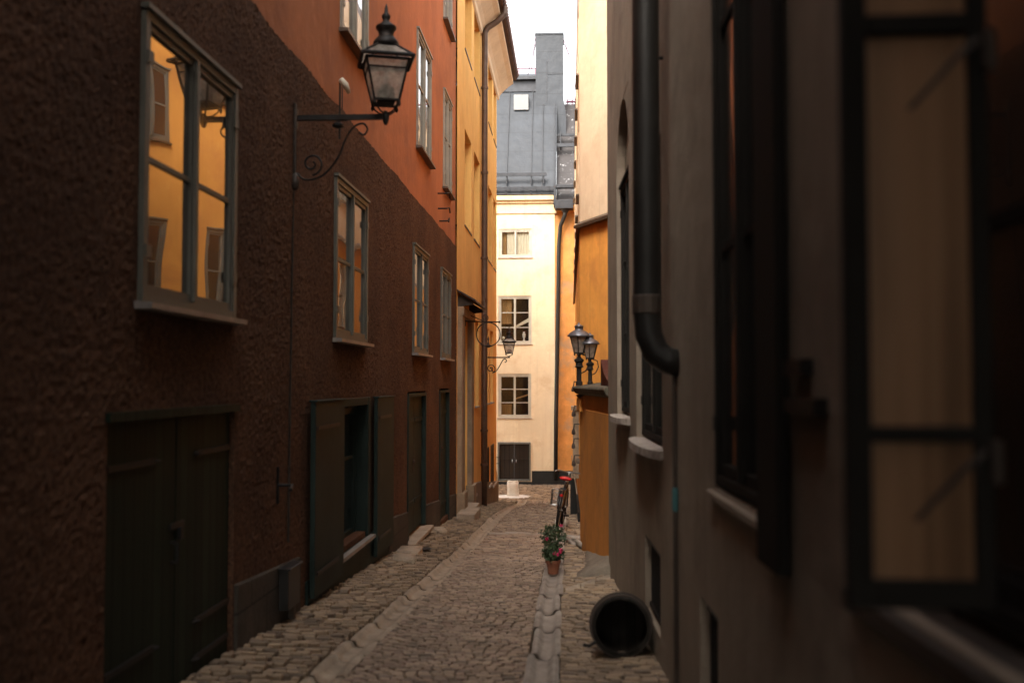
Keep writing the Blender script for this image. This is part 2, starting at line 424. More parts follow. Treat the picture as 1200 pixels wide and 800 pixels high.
def setts(mb, x0f, x1f, y0, y1, wx, wy, near, arc=.0, skip=None, col_major=False, tilt=.004):
    """rows of hand-laid stones; x0f/x1f give the band's edges at y"""
    y = y0; row = 0
    while y < y1:
        h = wy * random.uniform(.85, 1.15)
        xa, xb = x0f(y), x1f(y)
        x = xa + random.uniform(-wx, 0)
        while x < xb:
            w = wx * random.uniform(.75, 1.3)
            a, b = max(x, xa), min(x + w, xb)
            x += w
            if b - a < wx * .3: continue
            cx = (a + b) / 2; yy = y + h / 2
            dy = arc * math.sin((cx - xa) / max(.1, xb - xa) * math.pi) + .03 * noise.noise((cx * 1.7, yy * .8, 5))
            if skip and skip(cx, yy + dy): continue
            g = .004 + .003 * random.random()
            hz = random.uniform(-tilt, tilt); tx = random.uniform(-.05, .05); ty = random.uniform(-.06, .06)
            base = gz(cx, yy + dy)
            def P(px, py, zz, j=.004):
                px += random.uniform(-j, j); py += random.uniform(-j, j)
                return (px, py + dy, base + zz + hz + (px - cx) * tx + (py - yy) * (ty) + (G(py + dy) - G(yy + dy)))
            A = [(a + g, y + g), (b - g, y + g), (b - g, y + h - g), (a + g, y + h - g)]
            i = min(.009, h * .16)
            Bq = [(a + g + i, y + g + i), (b - g - i, y + g + i), (b - g - i, y + h - g - i), (a + g + i, y + h - g - i)]
            vs = [P(px, py, -.11) for px, py in A]
            if near:
                vs += [P(px, py, -.001, .003) for px, py in A] + [P(px, py, .005, .003) for px, py in Bq]
                fs = [(k, (k + 1) % 4, 4 + (k + 1) % 4, 4 + k) for k in range(4)] + [(4 + k, 4 + (k + 1) % 4, 8 + (k + 1) % 4, 8 + k) for k in range(4)] + [(8, 9, 10, 11)]
            else:
                vs += [P(px, py, .004, .003) for px, py in Bq]
                fs = [(k, (k + 1) % 4, 4 + (k + 1) % 4, 4 + k) for k in range(4)] + [(4, 5, 6, 7)]
            mb.add(vs, fs)
        y += h; row += 1
# gutter centre lines
def gl(y):
    P = [(3, -1.66), (6.5, -1.66), (12.4, -1.56), (16, -1.56), (24, -1.66), (33, -1.60)]
    for (a, b), (c, d) in zip(P, P[1:]):
        if y <= c: return b + (d - b) * (y - a) / (c - a)
    return P[-1][1]
def grt(y):
    P = [(3, -.17), (6.6, -.19), (10.7, -.215), (18, -.20), (30, -.20)]
    for (a, b), (c, d) in zip(P, P[1:]):
        if y <= c: return b + (d - b) * (y - a) / (c - a)
    return P[-1][1]
GL, GR = .145, .125
def Rx(y): return .85 - .0345 * y
def rb(y): return Rx(y) + .02 if y < 12.4 else (.46 - .15 * (y - 12.4) + .02 if y < 15.2 else .3)
m = MB()
setts(m, lambda y: gl(y) + GL, lambda y: grt(y) - GR + .012, 4.5, 13, .084, .051, True, .10, tilt=.004)
setts(m, lambda y: gl(y) + GL, lambda y: grt(y) - GR + .012, 13, 17.05, .125, .10, True, .04)
setts(m, lambda y: gl(y) + GL, lambda y: grt(y) - GR + .012, 17.3, 28, .11, .105, False, .1)
setts(m, lambda y: -1.42, lambda y: .25, 28, 33, .12, .12, False, .1)
m.build('road', M['setts'], recalc=False)['kind'] = 'structure'
m = MB()
m2x = MB()
setts(m2x, lambda y: gl(y) + GL, lambda y: grt(y) - GR + .012, 17.05, 17.3, .5, .22, True, 0)
tag(m2x.build('road_crossing_slabs', M['gutter2'], recalc=False), kind='structure')
setts(m, lambda y: -2.42, lambda y: gl(y) - GL, 4.5, 13.5, .12, .055, True, .06, tilt=.014)
setts(m, lambda y: -2.42, lambda y: gl(y) - GL, 13.5, 32.3, .13, .09, False, -.03, tilt=.014)
setts(m, lambda y: grt(y) + GR - .012, rb, 4.5, 10.5, .105, .055, True, .03, tilt=.008)
setts(m, lambda y: grt(y) + GR - .012, rb, 10.45, 11.65, .12, .06, True, .03, tilt=.008, skip=lambda x, y: abs(y - 10.75 - 1.3 * x) < .19)
setts(m, lambda y: grt(y) + GR - .012, rb, 11.6, 28, .14, .12, True, .03, tilt=.008)
setts(m, lambda y: -14, lambda y: .3, 33, 41, .17, .17, False, 0, skip=lambda x, y: (x + 2.05) ** 2 + (y - 35.75) ** 2 < .25)
tag(m.build('pavement', M['setts2'], recalc=False), kind='structure')

def gutter(name, cf, hw, y0, y1, mat, dip=.03, lo=.4, hi=.95):
    mb = MB(); y = y0
    while y < y1:
        L = random.uniform(lo, hi) * (1.6 if y > 18 else 1); nu, nv = 15, max(3, int(L / .12))
        cw = random.uniform(-.012, .012); wv = hw * random.uniform(.93, 1.05); lift = random.uniform(-.004, .009)
        vs = []
        for j in range(nv + 1):
            for i in range(nu):
                u = i / (nu - 1) * 2 - 1
                yy = y + .011 + (L - .022) * j / nv
                if j in (0, nv): yy += .032 * (abs(u) ** 1.5 - .4)
                x = cf(yy) + cw + u * wv + .008 * noise.noise((u * 3, yy * 5, 1))
                prof = -dip * (1 - min(1, abs(u) / .58) ** 4) + .006 * (1 if abs(u) < .95 else -3)
                ends = -.012 if j in (0, nv) else 0
                vs.append((x, yy, gz(cf(yy), yy) + .014 + lift * (j / nv) + prof + ends + .004 * noise.noise((x * 6, yy * 3, 2))))
        fs = [(j * nu + i, j * nu + i + 1, (j + 1) * nu + i + 1, (j + 1) * nu + i) for j in range(nv) for i in range(nu - 1)]
        b = len(vs)
        # skirts
        ring = [i for i in range(nu)] + [j * nu + nu - 1 for j in range(1, nv + 1)] + [nv * nu + i for i in range(nu - 2, -1, -1)] + [j * nu for j in range(nv - 1, 0, -1)]
        vs += [(vs[k][0], vs[k][1], vs[k][2] - .14) for k in ring]
        nr = len(ring); fs += [(ring[k], ring[(k + 1) % nr], b + (k + 1) % nr, b + k) for k in range(nr)]
        mb.add(vs, fs); y += L
    tag(mb.build(name, mat, smooth=True, recalc=False), kind='structure')
gutter('gutter', gl, GL - .005, 4.5, 32.6, M['gutter'], .05, .3, .8)
gutter('gutter', grt, GR - .005, 4.5, 28, M['gutter2'], .042, .7, 1.3)

def rough_block(name, mat, cx, cy, sx, sy, z0, z1, rot=0, amp=.012, parent=None, cuts=3, slope=0):
    b = bmesh.new(); bmesh.ops.create_cube(b, size=1)
    bmesh.ops.bevel(b, geom=list(b.edges), offset=.06, segments=2, affect='EDGES')
    bmesh.ops.subdivide_edges(b, edges=list(b.edges), cuts=cuts, use_grid_fill=True)
    c, s_ = math.cos(rot), math.sin(rot)
    off = parent.location if parent else Vector((cx, cy, z0))
    for v in b.verts:
        x, y, z = v.co.x * sx, v.co.y * sy, (v.co.z + .5) * (z1 - z0)
        z += slope * v.co.y * sy
        p = Vector((cx + c * x - s_ * y, cy + s_ * x + c * y, z0 + z))
        p += Vector(noise.noise_vector(p * 5)) * amp
        v.co = p - off
    me = bpy.data.meshes.new(name); b.to_mesh(me); b.free(); me.materials.append(mat)
    for p in me.polygons: p.use_smooth = True
    o = bpy.data.objects.new(name, me); COL.objects.link(o)
    if parent: o.parent = parent
    else: o.location = off
    return o

# ------------------------------------------------------------------ RED HOUSE (left)
FL = Fr((-2.42, 0), (0, 1), (1, 0))
rh = thing('red_house', (-2.42, 13, -.9), 'terracotta red house with coarse dark brown lower wall lining the left of the alley', 'house')
Wr = [(5.39, 6.94), (9.98, 11.56), (15.06, 16.60), (18.35, 19.79)]
Ur = [(2.2, 3.7), (6.1, 7.5), (10.25, 11.62), (15.48, 17.03), (18.78, 20.03)]
ZB = 4.46
opl = [(a, b, 2.05, 3.70, .16) for a, b in Wr] + [(5.06, 7.03, -.6, 1.41, .10), (10.18, 11.72, -.15, 1.40, .22), (14.62, 16.46, -.78, 1.45, .14), (18.2, 19.66, -1.0, 1.47, .14)]
def relief_wall(m, F, s0, s1, z0, z1, ops, o, step, edge=.032):
    def lines(a, b, cuts):
        c = sorted({a, b} | {q for q in cuts if a < q < b}); out = []
        for p, q in zip(c, c[1:]):
            n = max(1, round((q - p) / step)); out += [p + (q - p) * i / n for i in range(n)]
        return out + [b]
    A = lines(s0, s1, [q for w in ops for q in w[:2]]); B = lines(z0, z1, [q for w in ops for q in w[2:4]])
    vs = []
    for z in B:
        for a in A:
            n = (noise.noise((a * 12, z * 12, 1)) * .35 + noise.noise((a * 27, z * 27, 4)) * .9 + abs(noise.noise((a * 41, z * 41, 7))) * .8) * (.75 + .5 * noise.noise((a * .7, z * .7, 9)))
            zz = z + (edge * (noise.noise((a * 1.3, 3, 3)) * 1.4 + noise.noise((a * 14, 1, 5)) * .6) if z == z1 else 0)
            d = min([max(w[0] - a, a - w[1], w[2] - z, z - w[3]) if (w[0] <= a <= w[1]) == (w[2] <= z <= w[3]) or a < w[0] or a > w[1] or z < w[2] or z > w[3] else 0 for w in ops if w[0] - .2 < a < w[1] + .2 and w[2] - .2 < z < w[3] + .2] + [1])
            k = min(1, max(0, d) / .06)
            vs.append(F.p(a, zz, o + k * (.0105 * n + .012 * noise.noise((a * .9, z * .9, 2)))))
    na = len(A); fs = []
    for j in range(len(B) - 1):
        for i in range(na - 1):
            ca, cb = (A[i] + A[i + 1]) / 2, (B[j] + B[j + 1]) / 2
            if any(w[0] < ca < w[1] and w[2] < cb < w[3] for w in ops): continue
            fs.append((j * na + i, j * na + i + 1, (j + 1) * na + i + 1, (j + 1) * na + i))
    m.add(vs, fs)
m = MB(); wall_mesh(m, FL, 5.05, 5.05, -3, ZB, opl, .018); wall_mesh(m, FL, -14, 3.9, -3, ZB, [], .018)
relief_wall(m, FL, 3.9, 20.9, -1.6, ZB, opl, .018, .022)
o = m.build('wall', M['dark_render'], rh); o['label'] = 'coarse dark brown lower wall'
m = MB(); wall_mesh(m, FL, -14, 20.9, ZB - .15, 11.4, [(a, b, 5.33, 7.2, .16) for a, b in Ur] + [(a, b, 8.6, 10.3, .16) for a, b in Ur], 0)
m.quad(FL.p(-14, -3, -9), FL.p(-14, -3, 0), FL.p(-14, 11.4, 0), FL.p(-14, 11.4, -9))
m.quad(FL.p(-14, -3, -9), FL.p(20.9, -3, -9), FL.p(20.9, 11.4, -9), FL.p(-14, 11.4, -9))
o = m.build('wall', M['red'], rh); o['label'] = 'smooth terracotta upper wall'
m = MB(); m.prism([FL.p(-14, 11.4, .35), FL.p(-14, 11.6, .38), FL.p(-14, 14.5, -4.5), FL.p(-14, 11.6, -9), FL.p(-14, 11.4, -9)], FL.d * 34.9); m.build('roof', M['tile'], rh)
for a, b in Wr: window(rh, FL, a, b, 2.05, 3.70, .02, 'frame_grey')
for a, b in Ur:
    window(rh, FL, a, b, 5.33, 7.2, 0, 'frame_lit', bars=[.56], sill='sill_dark')
    window(rh, FL, a, b, 8.6, 10.3, 0, 'frame_lit', sill='sill_dark')
# plinth, in pieces between the doors
def ptop(y): return -.02 + .95 - (y * .058) - .6 + .1
for a, b in ((7.06, 8.75), (13.05, 14.59), (16.5, 18.17), (19.7, 20.85)):
    m = MB(); m.prism([FL.p(a, -2.6, .045), FL.p(b, -2.6, .045), FL.p(b, G(b) + .55, .045), FL.p(a, G(a) + .55, .045)], FL.n * -.2)
    m.build('plinth', M['plinth'], rh, bevel=.015)
# green plank hatch door
def hinge(parent, F, a, z, o, L, mat='iron'):
    m = MB(); m.box(F, a, a + L, z, z + .035, o, o + .012)
    m.lathe(F.p(a + (L if L > 0 else L), z + .017, o + .006), [(.0, -.012), (.035, -.008), (.035, .008), (0, .012)], 8)
    return m.build('hinge', M[mat], parent)
m = MB(); am = 6.04
m.box(FL, 5.08, am - .006, -.33, 1.385, -.055, -.01); d1 = m.build('door', M['green_y'], rh, bevel=.006)
m = MB(); m.box(FL, am + .006, 7.0, -.36, 1.385, -.055, -.01); d2 = m.build('door', M['green_y'], rh, bevel=.006)
for d, a, s_ in ((d1, 5.1, 1), (d2, 6.98, -1)):
    for z in (1.12, .04, -.2):
        m = MB(); aa, bb = sorted((a, a + s_ * .62)); m.box(FL, aa, bb, z, z + .035, -.009, .006)
        m.lathe(FL.p(a + s_ * .62, z + .018, 0), [(.0, -.006), (.035, -.004), (.035, .004), (0, .006)], 8)
        m.build('hinge', M['iron'], d)
m = MB(); m.tube([FL.p(am - .06, .62, -.01), FL.p(am - .06, .62, .03), FL.p(am - .06, .50, .03), FL.p(am - .06, .50, -.01)], .011, 6); m.build('handle', M['iron'], d1)
m = MB(); m.box(FL, am - .1, am + .12, .70, .735, -.009, .004); m.box(FL, am + .03, am + .085, .625, .70, -.008, .014); m.build('padlock', M['iron'], d2)
m = MB(); m.box(FL, 5.03, 7.06, 1.388, 1.44, -.05, .05); m.build('door_head', M['green_y'], rh)
# timber shopfront with open shutters
m = MB()
m.box(FL, 8.98, 13.02, G(13) - .1, -.215, -.02, .045); m.box(FL, 10.14, 10.26, -.21, 1.42, -.1, .05); m.box(FL, 11.64, 11.76, -.21, 1.42, -.1, .05)
m.box(FL, 10.262, 11.638, 1.33, 1.42, -.1, .048)
m.build('shop_window_surround', M['green'], rh, bevel=.008)
w = window(rh, FL, 10.26, 11.64, -.2, 1.33, -.12, 'green', rows=2, pane='glass_low', sill=None, arch=.06, bars=[.62])
m = MB(); m.box(FL, 10.1, 11.8, -.245, -.205, .046, .11); m.build('sill', M['sill'], w)
for a0, a1, z0, z1 in ((8.96, 10.12, -.36, 1.41), (11.9, 13.0, -.5, 1.40)):
    m = MB(); m.box(FL, a0, a1, z0, z1, .062, .11)
    m.box(FL, a0 - .01, a1 + .01, z1 + .001, z1 + .02, .05, .125)
    sh = m.build('shutter', M['green'], rh, bevel=.005)
    for z in (z0 + .2, z1 - .25):
        q = MB(); q.box(FL, a0 + .02, a1 - .3, z, z + .035, .124, .134); q.build('strap_hinge', M['iron'], sh)
# two tall plank doors
for a0, a1, z0, z1, sill_z in ((14.66, 16.42, -.74, 1.42, -.78), (18.24, 19.62, -1.2, 1.44, None)):
    am = (a0 + a1) / 2
    m = MB(); m.box(FL, a0 - .04, a0 + .03, z0, z1, -.1, .04); m.box(FL, a1 - .03, a1 + .04, z0, z1, -.1, .04); m.box(FL, a0 + .032, a1 - .032, z1 - .05, z1, -.1, .038)
    m.build('door_frame', M['green'], rh)
    for b0, b1 in ((a0 + .034, am - .005), (am + .005, a1 - .034)):
        m = MB(); m.box(FL, b0, b1, z0 + .02, z1 - .055, -.075, -.03)
        for zz in (z0 + .45, z1 - .45): m.box(FL, b0 + .02, b1 - .02, zz, zz + .06, -.029, -.012)
        d = m.build('door', M['green'], rh, bevel=.004)
    m = MB(); m.lathe(FL.p(am - .06, .35, -.02), [(.0, -.03), (.03, -.02), (.03, .02), (0, .03)], 10); m.box(FL, am - .075, am - .045, .2, .44, -.028, -.018); m.build('handle', M['iron_brown'], d)
    if sill_z: m = MB(); m.box(FL, a0 - .12, a1 + .1, sill_z - .05, sill_z + .01, -.1, .16); m.build('doorstep', M['step'], rh, bevel=.01)
# iron wall anchors
for a, z, k in ((18.05, 5.05, 1), (18.1, 4.78, 1), (18.3, 4.58, -1)):
    m = MB(); m.tube([FL.p(a, z, -.02), FL.p(a, z, .16), FL.p(a + .12 * k, z + .03, .2), FL.p(a + .2 * k, z - .05, .2)], .014, 6); m.build('iron_hook', M['iron'], rh)
m = MB(); m.tube([FL.p(8.1, .75, 0), FL.p(8.1, .75, .14), FL.p(7.95, .73, .17)], .014, 6); m.tube([FL.p(8.1, .6, .02), FL.p(8.1, .9, .02)], .012, 6); m.build('iron_hook', M['iron'], rh)
# wire anchor with porcelain insulator
m = MB(); m.tube([FL.p(10.07, 4.1, .05), FL.p(10.07, 4.72, .05)], .012, 6); m.tube([FL.p(10.07, 4.3, 0), FL.p(10.07, 4.3, .12), FL.p(10.1, 4.36, .2)], .014, 6)
m.tube([FL.p(10.35, 4.35, .01), FL.p(10.35, 4.78, .01)], .006, 5)
wa = m.build('wire_anchor', M['iron_brown'], rh)
m = MB(); m.tube([FL.p(10.05, 4.72, .06), FL.p(10.09, 4.67, .10), FL.p(10.14, 4.6, .13)], [.028, .036, .02], 10); m.build('insulator', M['curtain'], wa, smooth=True)
# low box and foot of the cable pipe
m = MB(); m.box(FL, 8.05, 8.4, -.26, .06, .05, .13); m.box(FL, 8.03, 8.42, .061, .08, .046, .15)
bx = m.build('cable_box', M['pipe_dark'], rh, bevel=.006)
m = MB(); m.box(FL, 8.33, 8.38, -.75, -.26, .05, .1); m.build('box_leg', M['iron_brown'], bx)

# ------------------------------------------------------------------ YELLOW HOUSE (left, beyond)
yh = thing('yellow_house', (-2.42, 26.6, -1.8), 'bright ochre yellow house with deep window reveals beyond the red house', 'house')
YE = 32.3
cols = [(22.45, 24.0), (24.65, 26.2), (28.95, 30.45), (31.0, 32.1)]
ops = []
for i, (a, b) in enumerate(cols):
    ops += [(a, b, 5.15, 7.38, .26), (a, b, 9.22, 11.0, .26)]
rowc = [(25.0, 25.95), (28.3, 29.3), (29.75, 30.85)]
for a, b in rowc: ops.append((a, b, .95, 3.14, .2))
base_w = [(23.6, 24.5, -1.12, -.27), (28.45, 29.35, -1.36, -.30), (29.9, 31.2, -1.5, -.32)]
for a, b, c, d in base_w: ops.append((a, b, c, d, .04))
ops.append((21.62, 23.1, -1.15, 2.95, .35))
m = MB(); wall_mesh(m, FL, 20.9, YE, -4, 11.35, ops, .03)
m.quad(FL.p(YE, -4, .03), FL.p(YE, -4, -9), FL.p(YE, 11.35, -9), FL.p(YE, 11.35, .03))
m.quad(FL.p(20.9, 0, -9), FL.p(YE, 0, -9), FL.p(YE, 11.35, -9), FL.p(20.9, 11.35, -9))
m.build('wall', M['yellow'], yh)
for a, b in cols:
    window(yh, FL, a + .02, b - .02, 5.18, 7.36, -.2, 'frame_orange', rows=3, sill='sill_dark', sill_out=.22)
    window(yh, FL, a + .02, b - .02, 9.25, 10.98, -.2, 'frame_orange', rows=2, sill='sill_dark', sill_out=.22)
for a, b in rowc: window(yh, FL, a + .02, b - .02, .98, 3.12, -.14, 'frame_orange', rows=3, sill='sill', sill_out=.19)
for a, b, c, d in base_w:
    m = MB(); m.box(FL, a + .005, b - .005, c + .01, d - .01, -.03, .036)
    for k in range(1, 5): m.tube([FL.p(a + (b - a) * k / 5, c + .02, .036), FL.p(a + (b - a) * k / 5, d - .02, .036)], .012, 6)
    hw = m.build('cellar_window', M['pipe_dark'], yh)
    m = MB(); m.prism([FL.p(a - .05, c, -.05), FL.p(a - .05, c - .02, .14), FL.p(a - .05, c - .08, .14), FL.p(a - .05, c - .08, -.05)], FL.d * (b - a + .1)); m.build('sill', M['sill'], hw)
for a, b in ((23.62, 26.2), (26.75, YE + .04)):
    m = MB(); m.prism([FL.p(a, -3.6, .1), FL.p(b, -3.6, .1), FL.p(b, G(b) + .72, .1), FL.p(a, G(a) + .68, .1)], FL.n * -.3); m.build('plinth', M['grey_plinth'], yh, bevel=.01)
# cornice (cove) and roof
m = MB(); m.prism([FL.p(20.9, 10.95, .03), FL.p(20.9, 10.98, .08), FL.p(20.9, 11.1, .10), FL.p(20.9, 11.2, .18), FL.p(20.9, 11.42, .42), FL.p(20.9, 11.5, .55), FL.p(20.9, 11.62, .55), FL.p(20.9, 11.64, .0)], FL.d * (YE + .45 - 20.9)); m.build('cornice', M['cream2'], yh)
m = MB(); m.prism([FL.p(20.9, 11.65, .0), FL.p(20.9, 11.64, .66), FL.p(20.9, 11.72, .68), FL.p(20.9, 14.9, -4.5), FL.p(20.9, 11.7, -9)], FL.d * (YE + .55 - 20.9))
k = 20.95
while k < YE + .5:
    m.tube([FL.p(k, 11.70, .72), FL.p(k, 12.6, -.7)], .07, 6); k += .22
m.build('roof', M['tile'], yh)
# downpipe with swan neck
def dpipe(parent, pts, r, mat, bands=(), F=None, bo=.1):
    m = MB(); m.tube(pts, r, 14); o = m.build('downpipe', mat, parent, smooth=True)
    for z in bands:
        b = MB(); b.lathe((F[0], F[1], z), [(r * .9, -.04), (r + .018, -.03), (r + .018, .03), (r * .9, .04)], 14)
        b.build('pipe_band', mat, o)
    return o
px, py = -2.28, 26.45
dpipe(yh, [(-1.72, py, 11.7), (-1.75, py, 11.5), (-1.95, py, 11.3), (-2.2, py, 11.14), (px, py, 11.0), (px, py, 9), (px, py, 5), (px, py, 1), (px, py, -1.85)], .082, M['pipe'], (9.5, 7.2, 4.9, 2.6, .3, -.6), (px, py))
# stone portal with little lean-to canopy
m = MB()
m.box(FL, 21.05, 21.6, -1.75, 3.0, .0, .14); m.box(FL, 23.12, 23.6, -1.85, 3.0, .0, .14); m.box(FL, 21.05, 23.6, 3.001, 3.2, 0, .17)
m.box(FL, 21.0, 21.65, -1.8, -.75, .0, .2); m.box(FL, 23.08, 23.64, -1.9, -.8, 0, .2)
pt = m.build('portal', M['sand'], yh, bevel=.015)
m = MB(); m.prism([FL.p(20.95, 3.52, .03), FL.p(20.95, 3.56, .03), FL.p(20.95, 3.34, .42), FL.p(20.95, 3.30, .42)], FL.d * 2.9)
m.prism([FL.p(21.1, 3.2, .03), FL.p(21.1, 3.5, .03), FL.p(21.1, 3.29, .36), FL.p(21.1, 3.24, .36)], FL.d * .08); m.prism([FL.p(23.5, 3.2, .03), FL.p(23.5, 3.5, .03), FL.p(23.5, 3.29, .36), FL.p(23.5, 3.24, .36)], FL.d * .08)
m.build('canopy', M['iron_brown'], yh)
m = MB(); m.box(FL, 21.64, 23.08, -1.15, 2.2, -.32, -.24); m.box(FL, 21.62, 23.1, 2.2, 2.28, -.34, -.2)
for q in range(2):
    for r_ in range(3): m.box(FL, 21.74 + q * .72, 22.26 + q * .72, -1.0 + r_ * 1.06, -.1 + r_ * 1.06, -.24, -.225)
dr = m.build('door', M['iron_brown'], yh)
m = MB(); m.quad(FL.p(21.64, 2.3, -.3), FL.p(23.08, 2.3, -.3), FL.p(23.08, 2.93, -.3), FL.p(21.64, 2.93, -.3)); m.build('fanlight', M['glass'], yh)
def step_block(x0, x1, y0, y1, z0, z1):
    m = MB(); m.prism([(x0, y0, z0 - .1), (x1, y0, z0 - .1), (x1, y0, z1), (x0, y0, z1 + .01)], (0, y1 - y0, -.02)); return m.build('stone_step', M['step'], bevel=.018)
tag(step_block(-2.40, -2.08, 21.2, 22.9, -1.6, -1.15), 'upper stone step fixed under the tall sandstone door surround', 'step', 'stone steps by the portal')
tag(step_block(-2.30, -1.93, 20.15, 21.5, -1.45, -1.08), 'low loose stone slab step standing out on the cobbles before the portal', 'step', 'stone steps by the portal')

# ------------------------------------------------------------------ FAR HOUSE
FF = Fr((0, 41), (1, 0), (0, -1))
fh = thing('cream_house', (-1.5, 41, -2.6), 'cream plastered house with grey sheet roof and tall chimney closing the end of the alley', 'house')
wf = [(-2.93, -1.56, 6.74, 7.92), (-2.96, -1.58, 3.16, 5.14), (-2.96, -1.60, .12, 1.92)]
ops = [(a, b, c, d, .9) for a, b, c, d in wf] + [(-2.98, -1.62, -2.47, -.88, .14)]
for xx in (-6.2, -9.4): ops += [(xx, xx + 1.37, c, d, .2) for c, d in ((6.74, 7.92), (3.16, 5.14), (.12, 1.92))]
m = MB(); wall_mesh(m, FF, -14, -.62, -3.2, 9.3, ops, 0, back=False)
for xx in (-6.2, -9.4):
    for c, d in ((6.74, 7.92), (3.16, 5.14), (.12, 1.92)): m.quad(FF.p(xx, c, -.2), FF.p(xx + 1.37, c, -.2), FF.p(xx + 1.37, d, -.2), FF.p(xx, d, -.2))
m.quad(FF.p(-14, -3.2, 0), FF.p(-14, -3.2, -9), FF.p(-14, 9.3, -9), FF.p(-14, 9.3, 0))
o = m.build('wall', M['cream'], fh)
m = MB(); wall_mesh(m, FF, -.62, 10, -3.2, 8.9, [(.35, .62, .9, 2.3, .1)], -.06); m.quad(FF.p(-.62, -3.2, 0), FF.p(-.62, -3.2, -.06), FF.p(-.62, 9.3, -.06), FF.p(-.62, 9.3, 0))
o = m.build('wall', M['orange_worn'], fh); o['label'] = 'worn orange side of the facade'
m = MB(); m.box(FF, -14, -3.03, -3.2, -2.02, -.2, .05); m.box(FF, -1.57, .9, -3.2, -2.05, -.2, .05); m.box(FF, -3.028, -1.572, -3.2, -2.5, -.2, .045); m.build('plinth', M['black_plinth'], fh, bevel=.01)
m = MB()
for z0, z1, o1 in ((8.55, 8.66, .05), (8.661, 8.98, .02), (8.981, 9.09, .10), (9.091, 9.3, .20)): m.box(FF, -14, -.55, z0, z1, -.05, o1)
m.build('cornice', m_plaster('ochre_cornice_plaster', (.72, .54, .33), .1), fh, bevel=.012)
m = MB(); m.box(FF, -.54, 3, 8.62, 8.9, -.06, .08); m.build('cornice', M['orange'], fh)
for i, (a, b, c, d) in enumerate(wf):
    w = window(fh, FF, a, b, c, d, -.06, 'frame_far', rows=(1, 3, 3)[i], pane='glass_far', sill='sill', arch=.08)
    m = MB()
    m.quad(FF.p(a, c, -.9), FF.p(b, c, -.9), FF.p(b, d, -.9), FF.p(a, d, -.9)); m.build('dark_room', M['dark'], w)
    def drape(a0, a1, z0, z1, o, mat):
        n = 16; q = MB(); vs = []
        for j in (z0, z1):
            for k in range(n + 1): vs.append(FF.p(a0 + (a1 - a0) * k / n, j, o + .03 * math.sin(k * 1.9)))
        q.add(vs, [(k, k + 1, n + 2 + k, n + 1 + k) for k in range(n)]); q.build('curtain', M[mat], w, smooth=True)
    if i == 0:
        drape(a + .33, a + .72, c + .05, d - .05, -.16, 'curtain'); drape(a + .74, b - .08, c + .05, d - .05, -.16, 'curtain'); drape(a + .08, a + .32, c + .05, d - .1, -.2, 'curtain2')
    elif i == 1:
        drape(a + .08, a + .55, d - 1.15, d - .05, -.18, 'curtain2')
        q = MB(); q.prism([FF.p(a + .62, c + .62, -.2), FF.p(a + .62, c + .70, -.2), FF.p(b - .05, c + 1.12, -.2), FF.p(b - .05, c + .95, -.2)], FF.n * .03); q.build('slanted_strip', M['curtain'], w)  # pale slanting strip stands in for the beam reflected in this pane
        q = MB(); q.lathe(FF.p(b - .32, c + .1, -.14), [(.05, 0), (.05, .04), (.025, .1), (.06, .2), (.07, .3), (.03, .36), (.05, .40)], 12); q.build('vase', M['white'], w, smooth=True)
        q = MB(); q.lathe(FF.p(a + .2, c + .15, -.14), [(.02, 0), (.06, .05), (.07, .1), (.03, .16)], 10); q.build('lamp_shade', M['curtain'], w, smooth=True)
    else:
        q = MB(); q.prism([FF.p(a + .62, c + .72, -.2), FF.p(a + .62, c + .78, -.2), FF.p(b - .05, c + 1.0, -.2), FF.p(b - .05, c + .93, -.2)], FF.n * .03); q.build('slanted_strip', M['curtain2'], w)  # slanting ochre strip behind the lower pane
        drape(a + .08, a + .55, c + .1, c + .55, -.22, 'curtain2')
for xx in (-6.2, -9.4):
    for c, d in ((6.74, 7.92), (3.16, 5.14), (.12, 1.92)): window(fh, FF, xx + .02, xx + 1.35, c + .02, d - .02, -.06, 'frame_far', rows=3)
# gate of plank leaves
m = MB(); m.box(FF, -2.98, -2.92, -2.47, -.9, -.1, .045); m.box(FF, -1.68, -1.62, -2.47, -.9, -.1, .045); m.box(FF, -2.919, -1.681, -.96, -.9, -.1, .043); m.box(FF, -2.919, -1.681, -2.47, -2.41, -.1, .043); m.build('gate_frame', M['frame_grey'], fh)
for a, b in ((-2.915, -2.305), (-2.295, -1.685)):
    m = MB(); m.box(FF, a, b, -2.405, -.965, -.09, -.04); m.box(FF, a + .01, b - .01, -1.62, -1.56, -.039, -.02); g = m.build('gate_leaf', M['brown_wood'], fh, bevel=.004)
    m = MB(); m.tube([FF.p(-2.3 + (-.08 if a < -2.5 else .08), -1.72, -.03), FF.p(-2.3 + (-.08 if a < -2.5 else .08), -1.66, .01), FF.p(-2.3 + (-.08 if a < -2.5 else .08), -1.6, -.03)], .014, 6); m.build('handle', M['steel'], g)
for zz in (-1.75, -1.5): 
    m = MB(); m.tube([FF.p(-3.12, zz, .03), FF.p(-3.0, zz, .08), FF.p(-2.86, zz, .05)], .014, 6); m.build('gate_hook', M['iron'], fh)
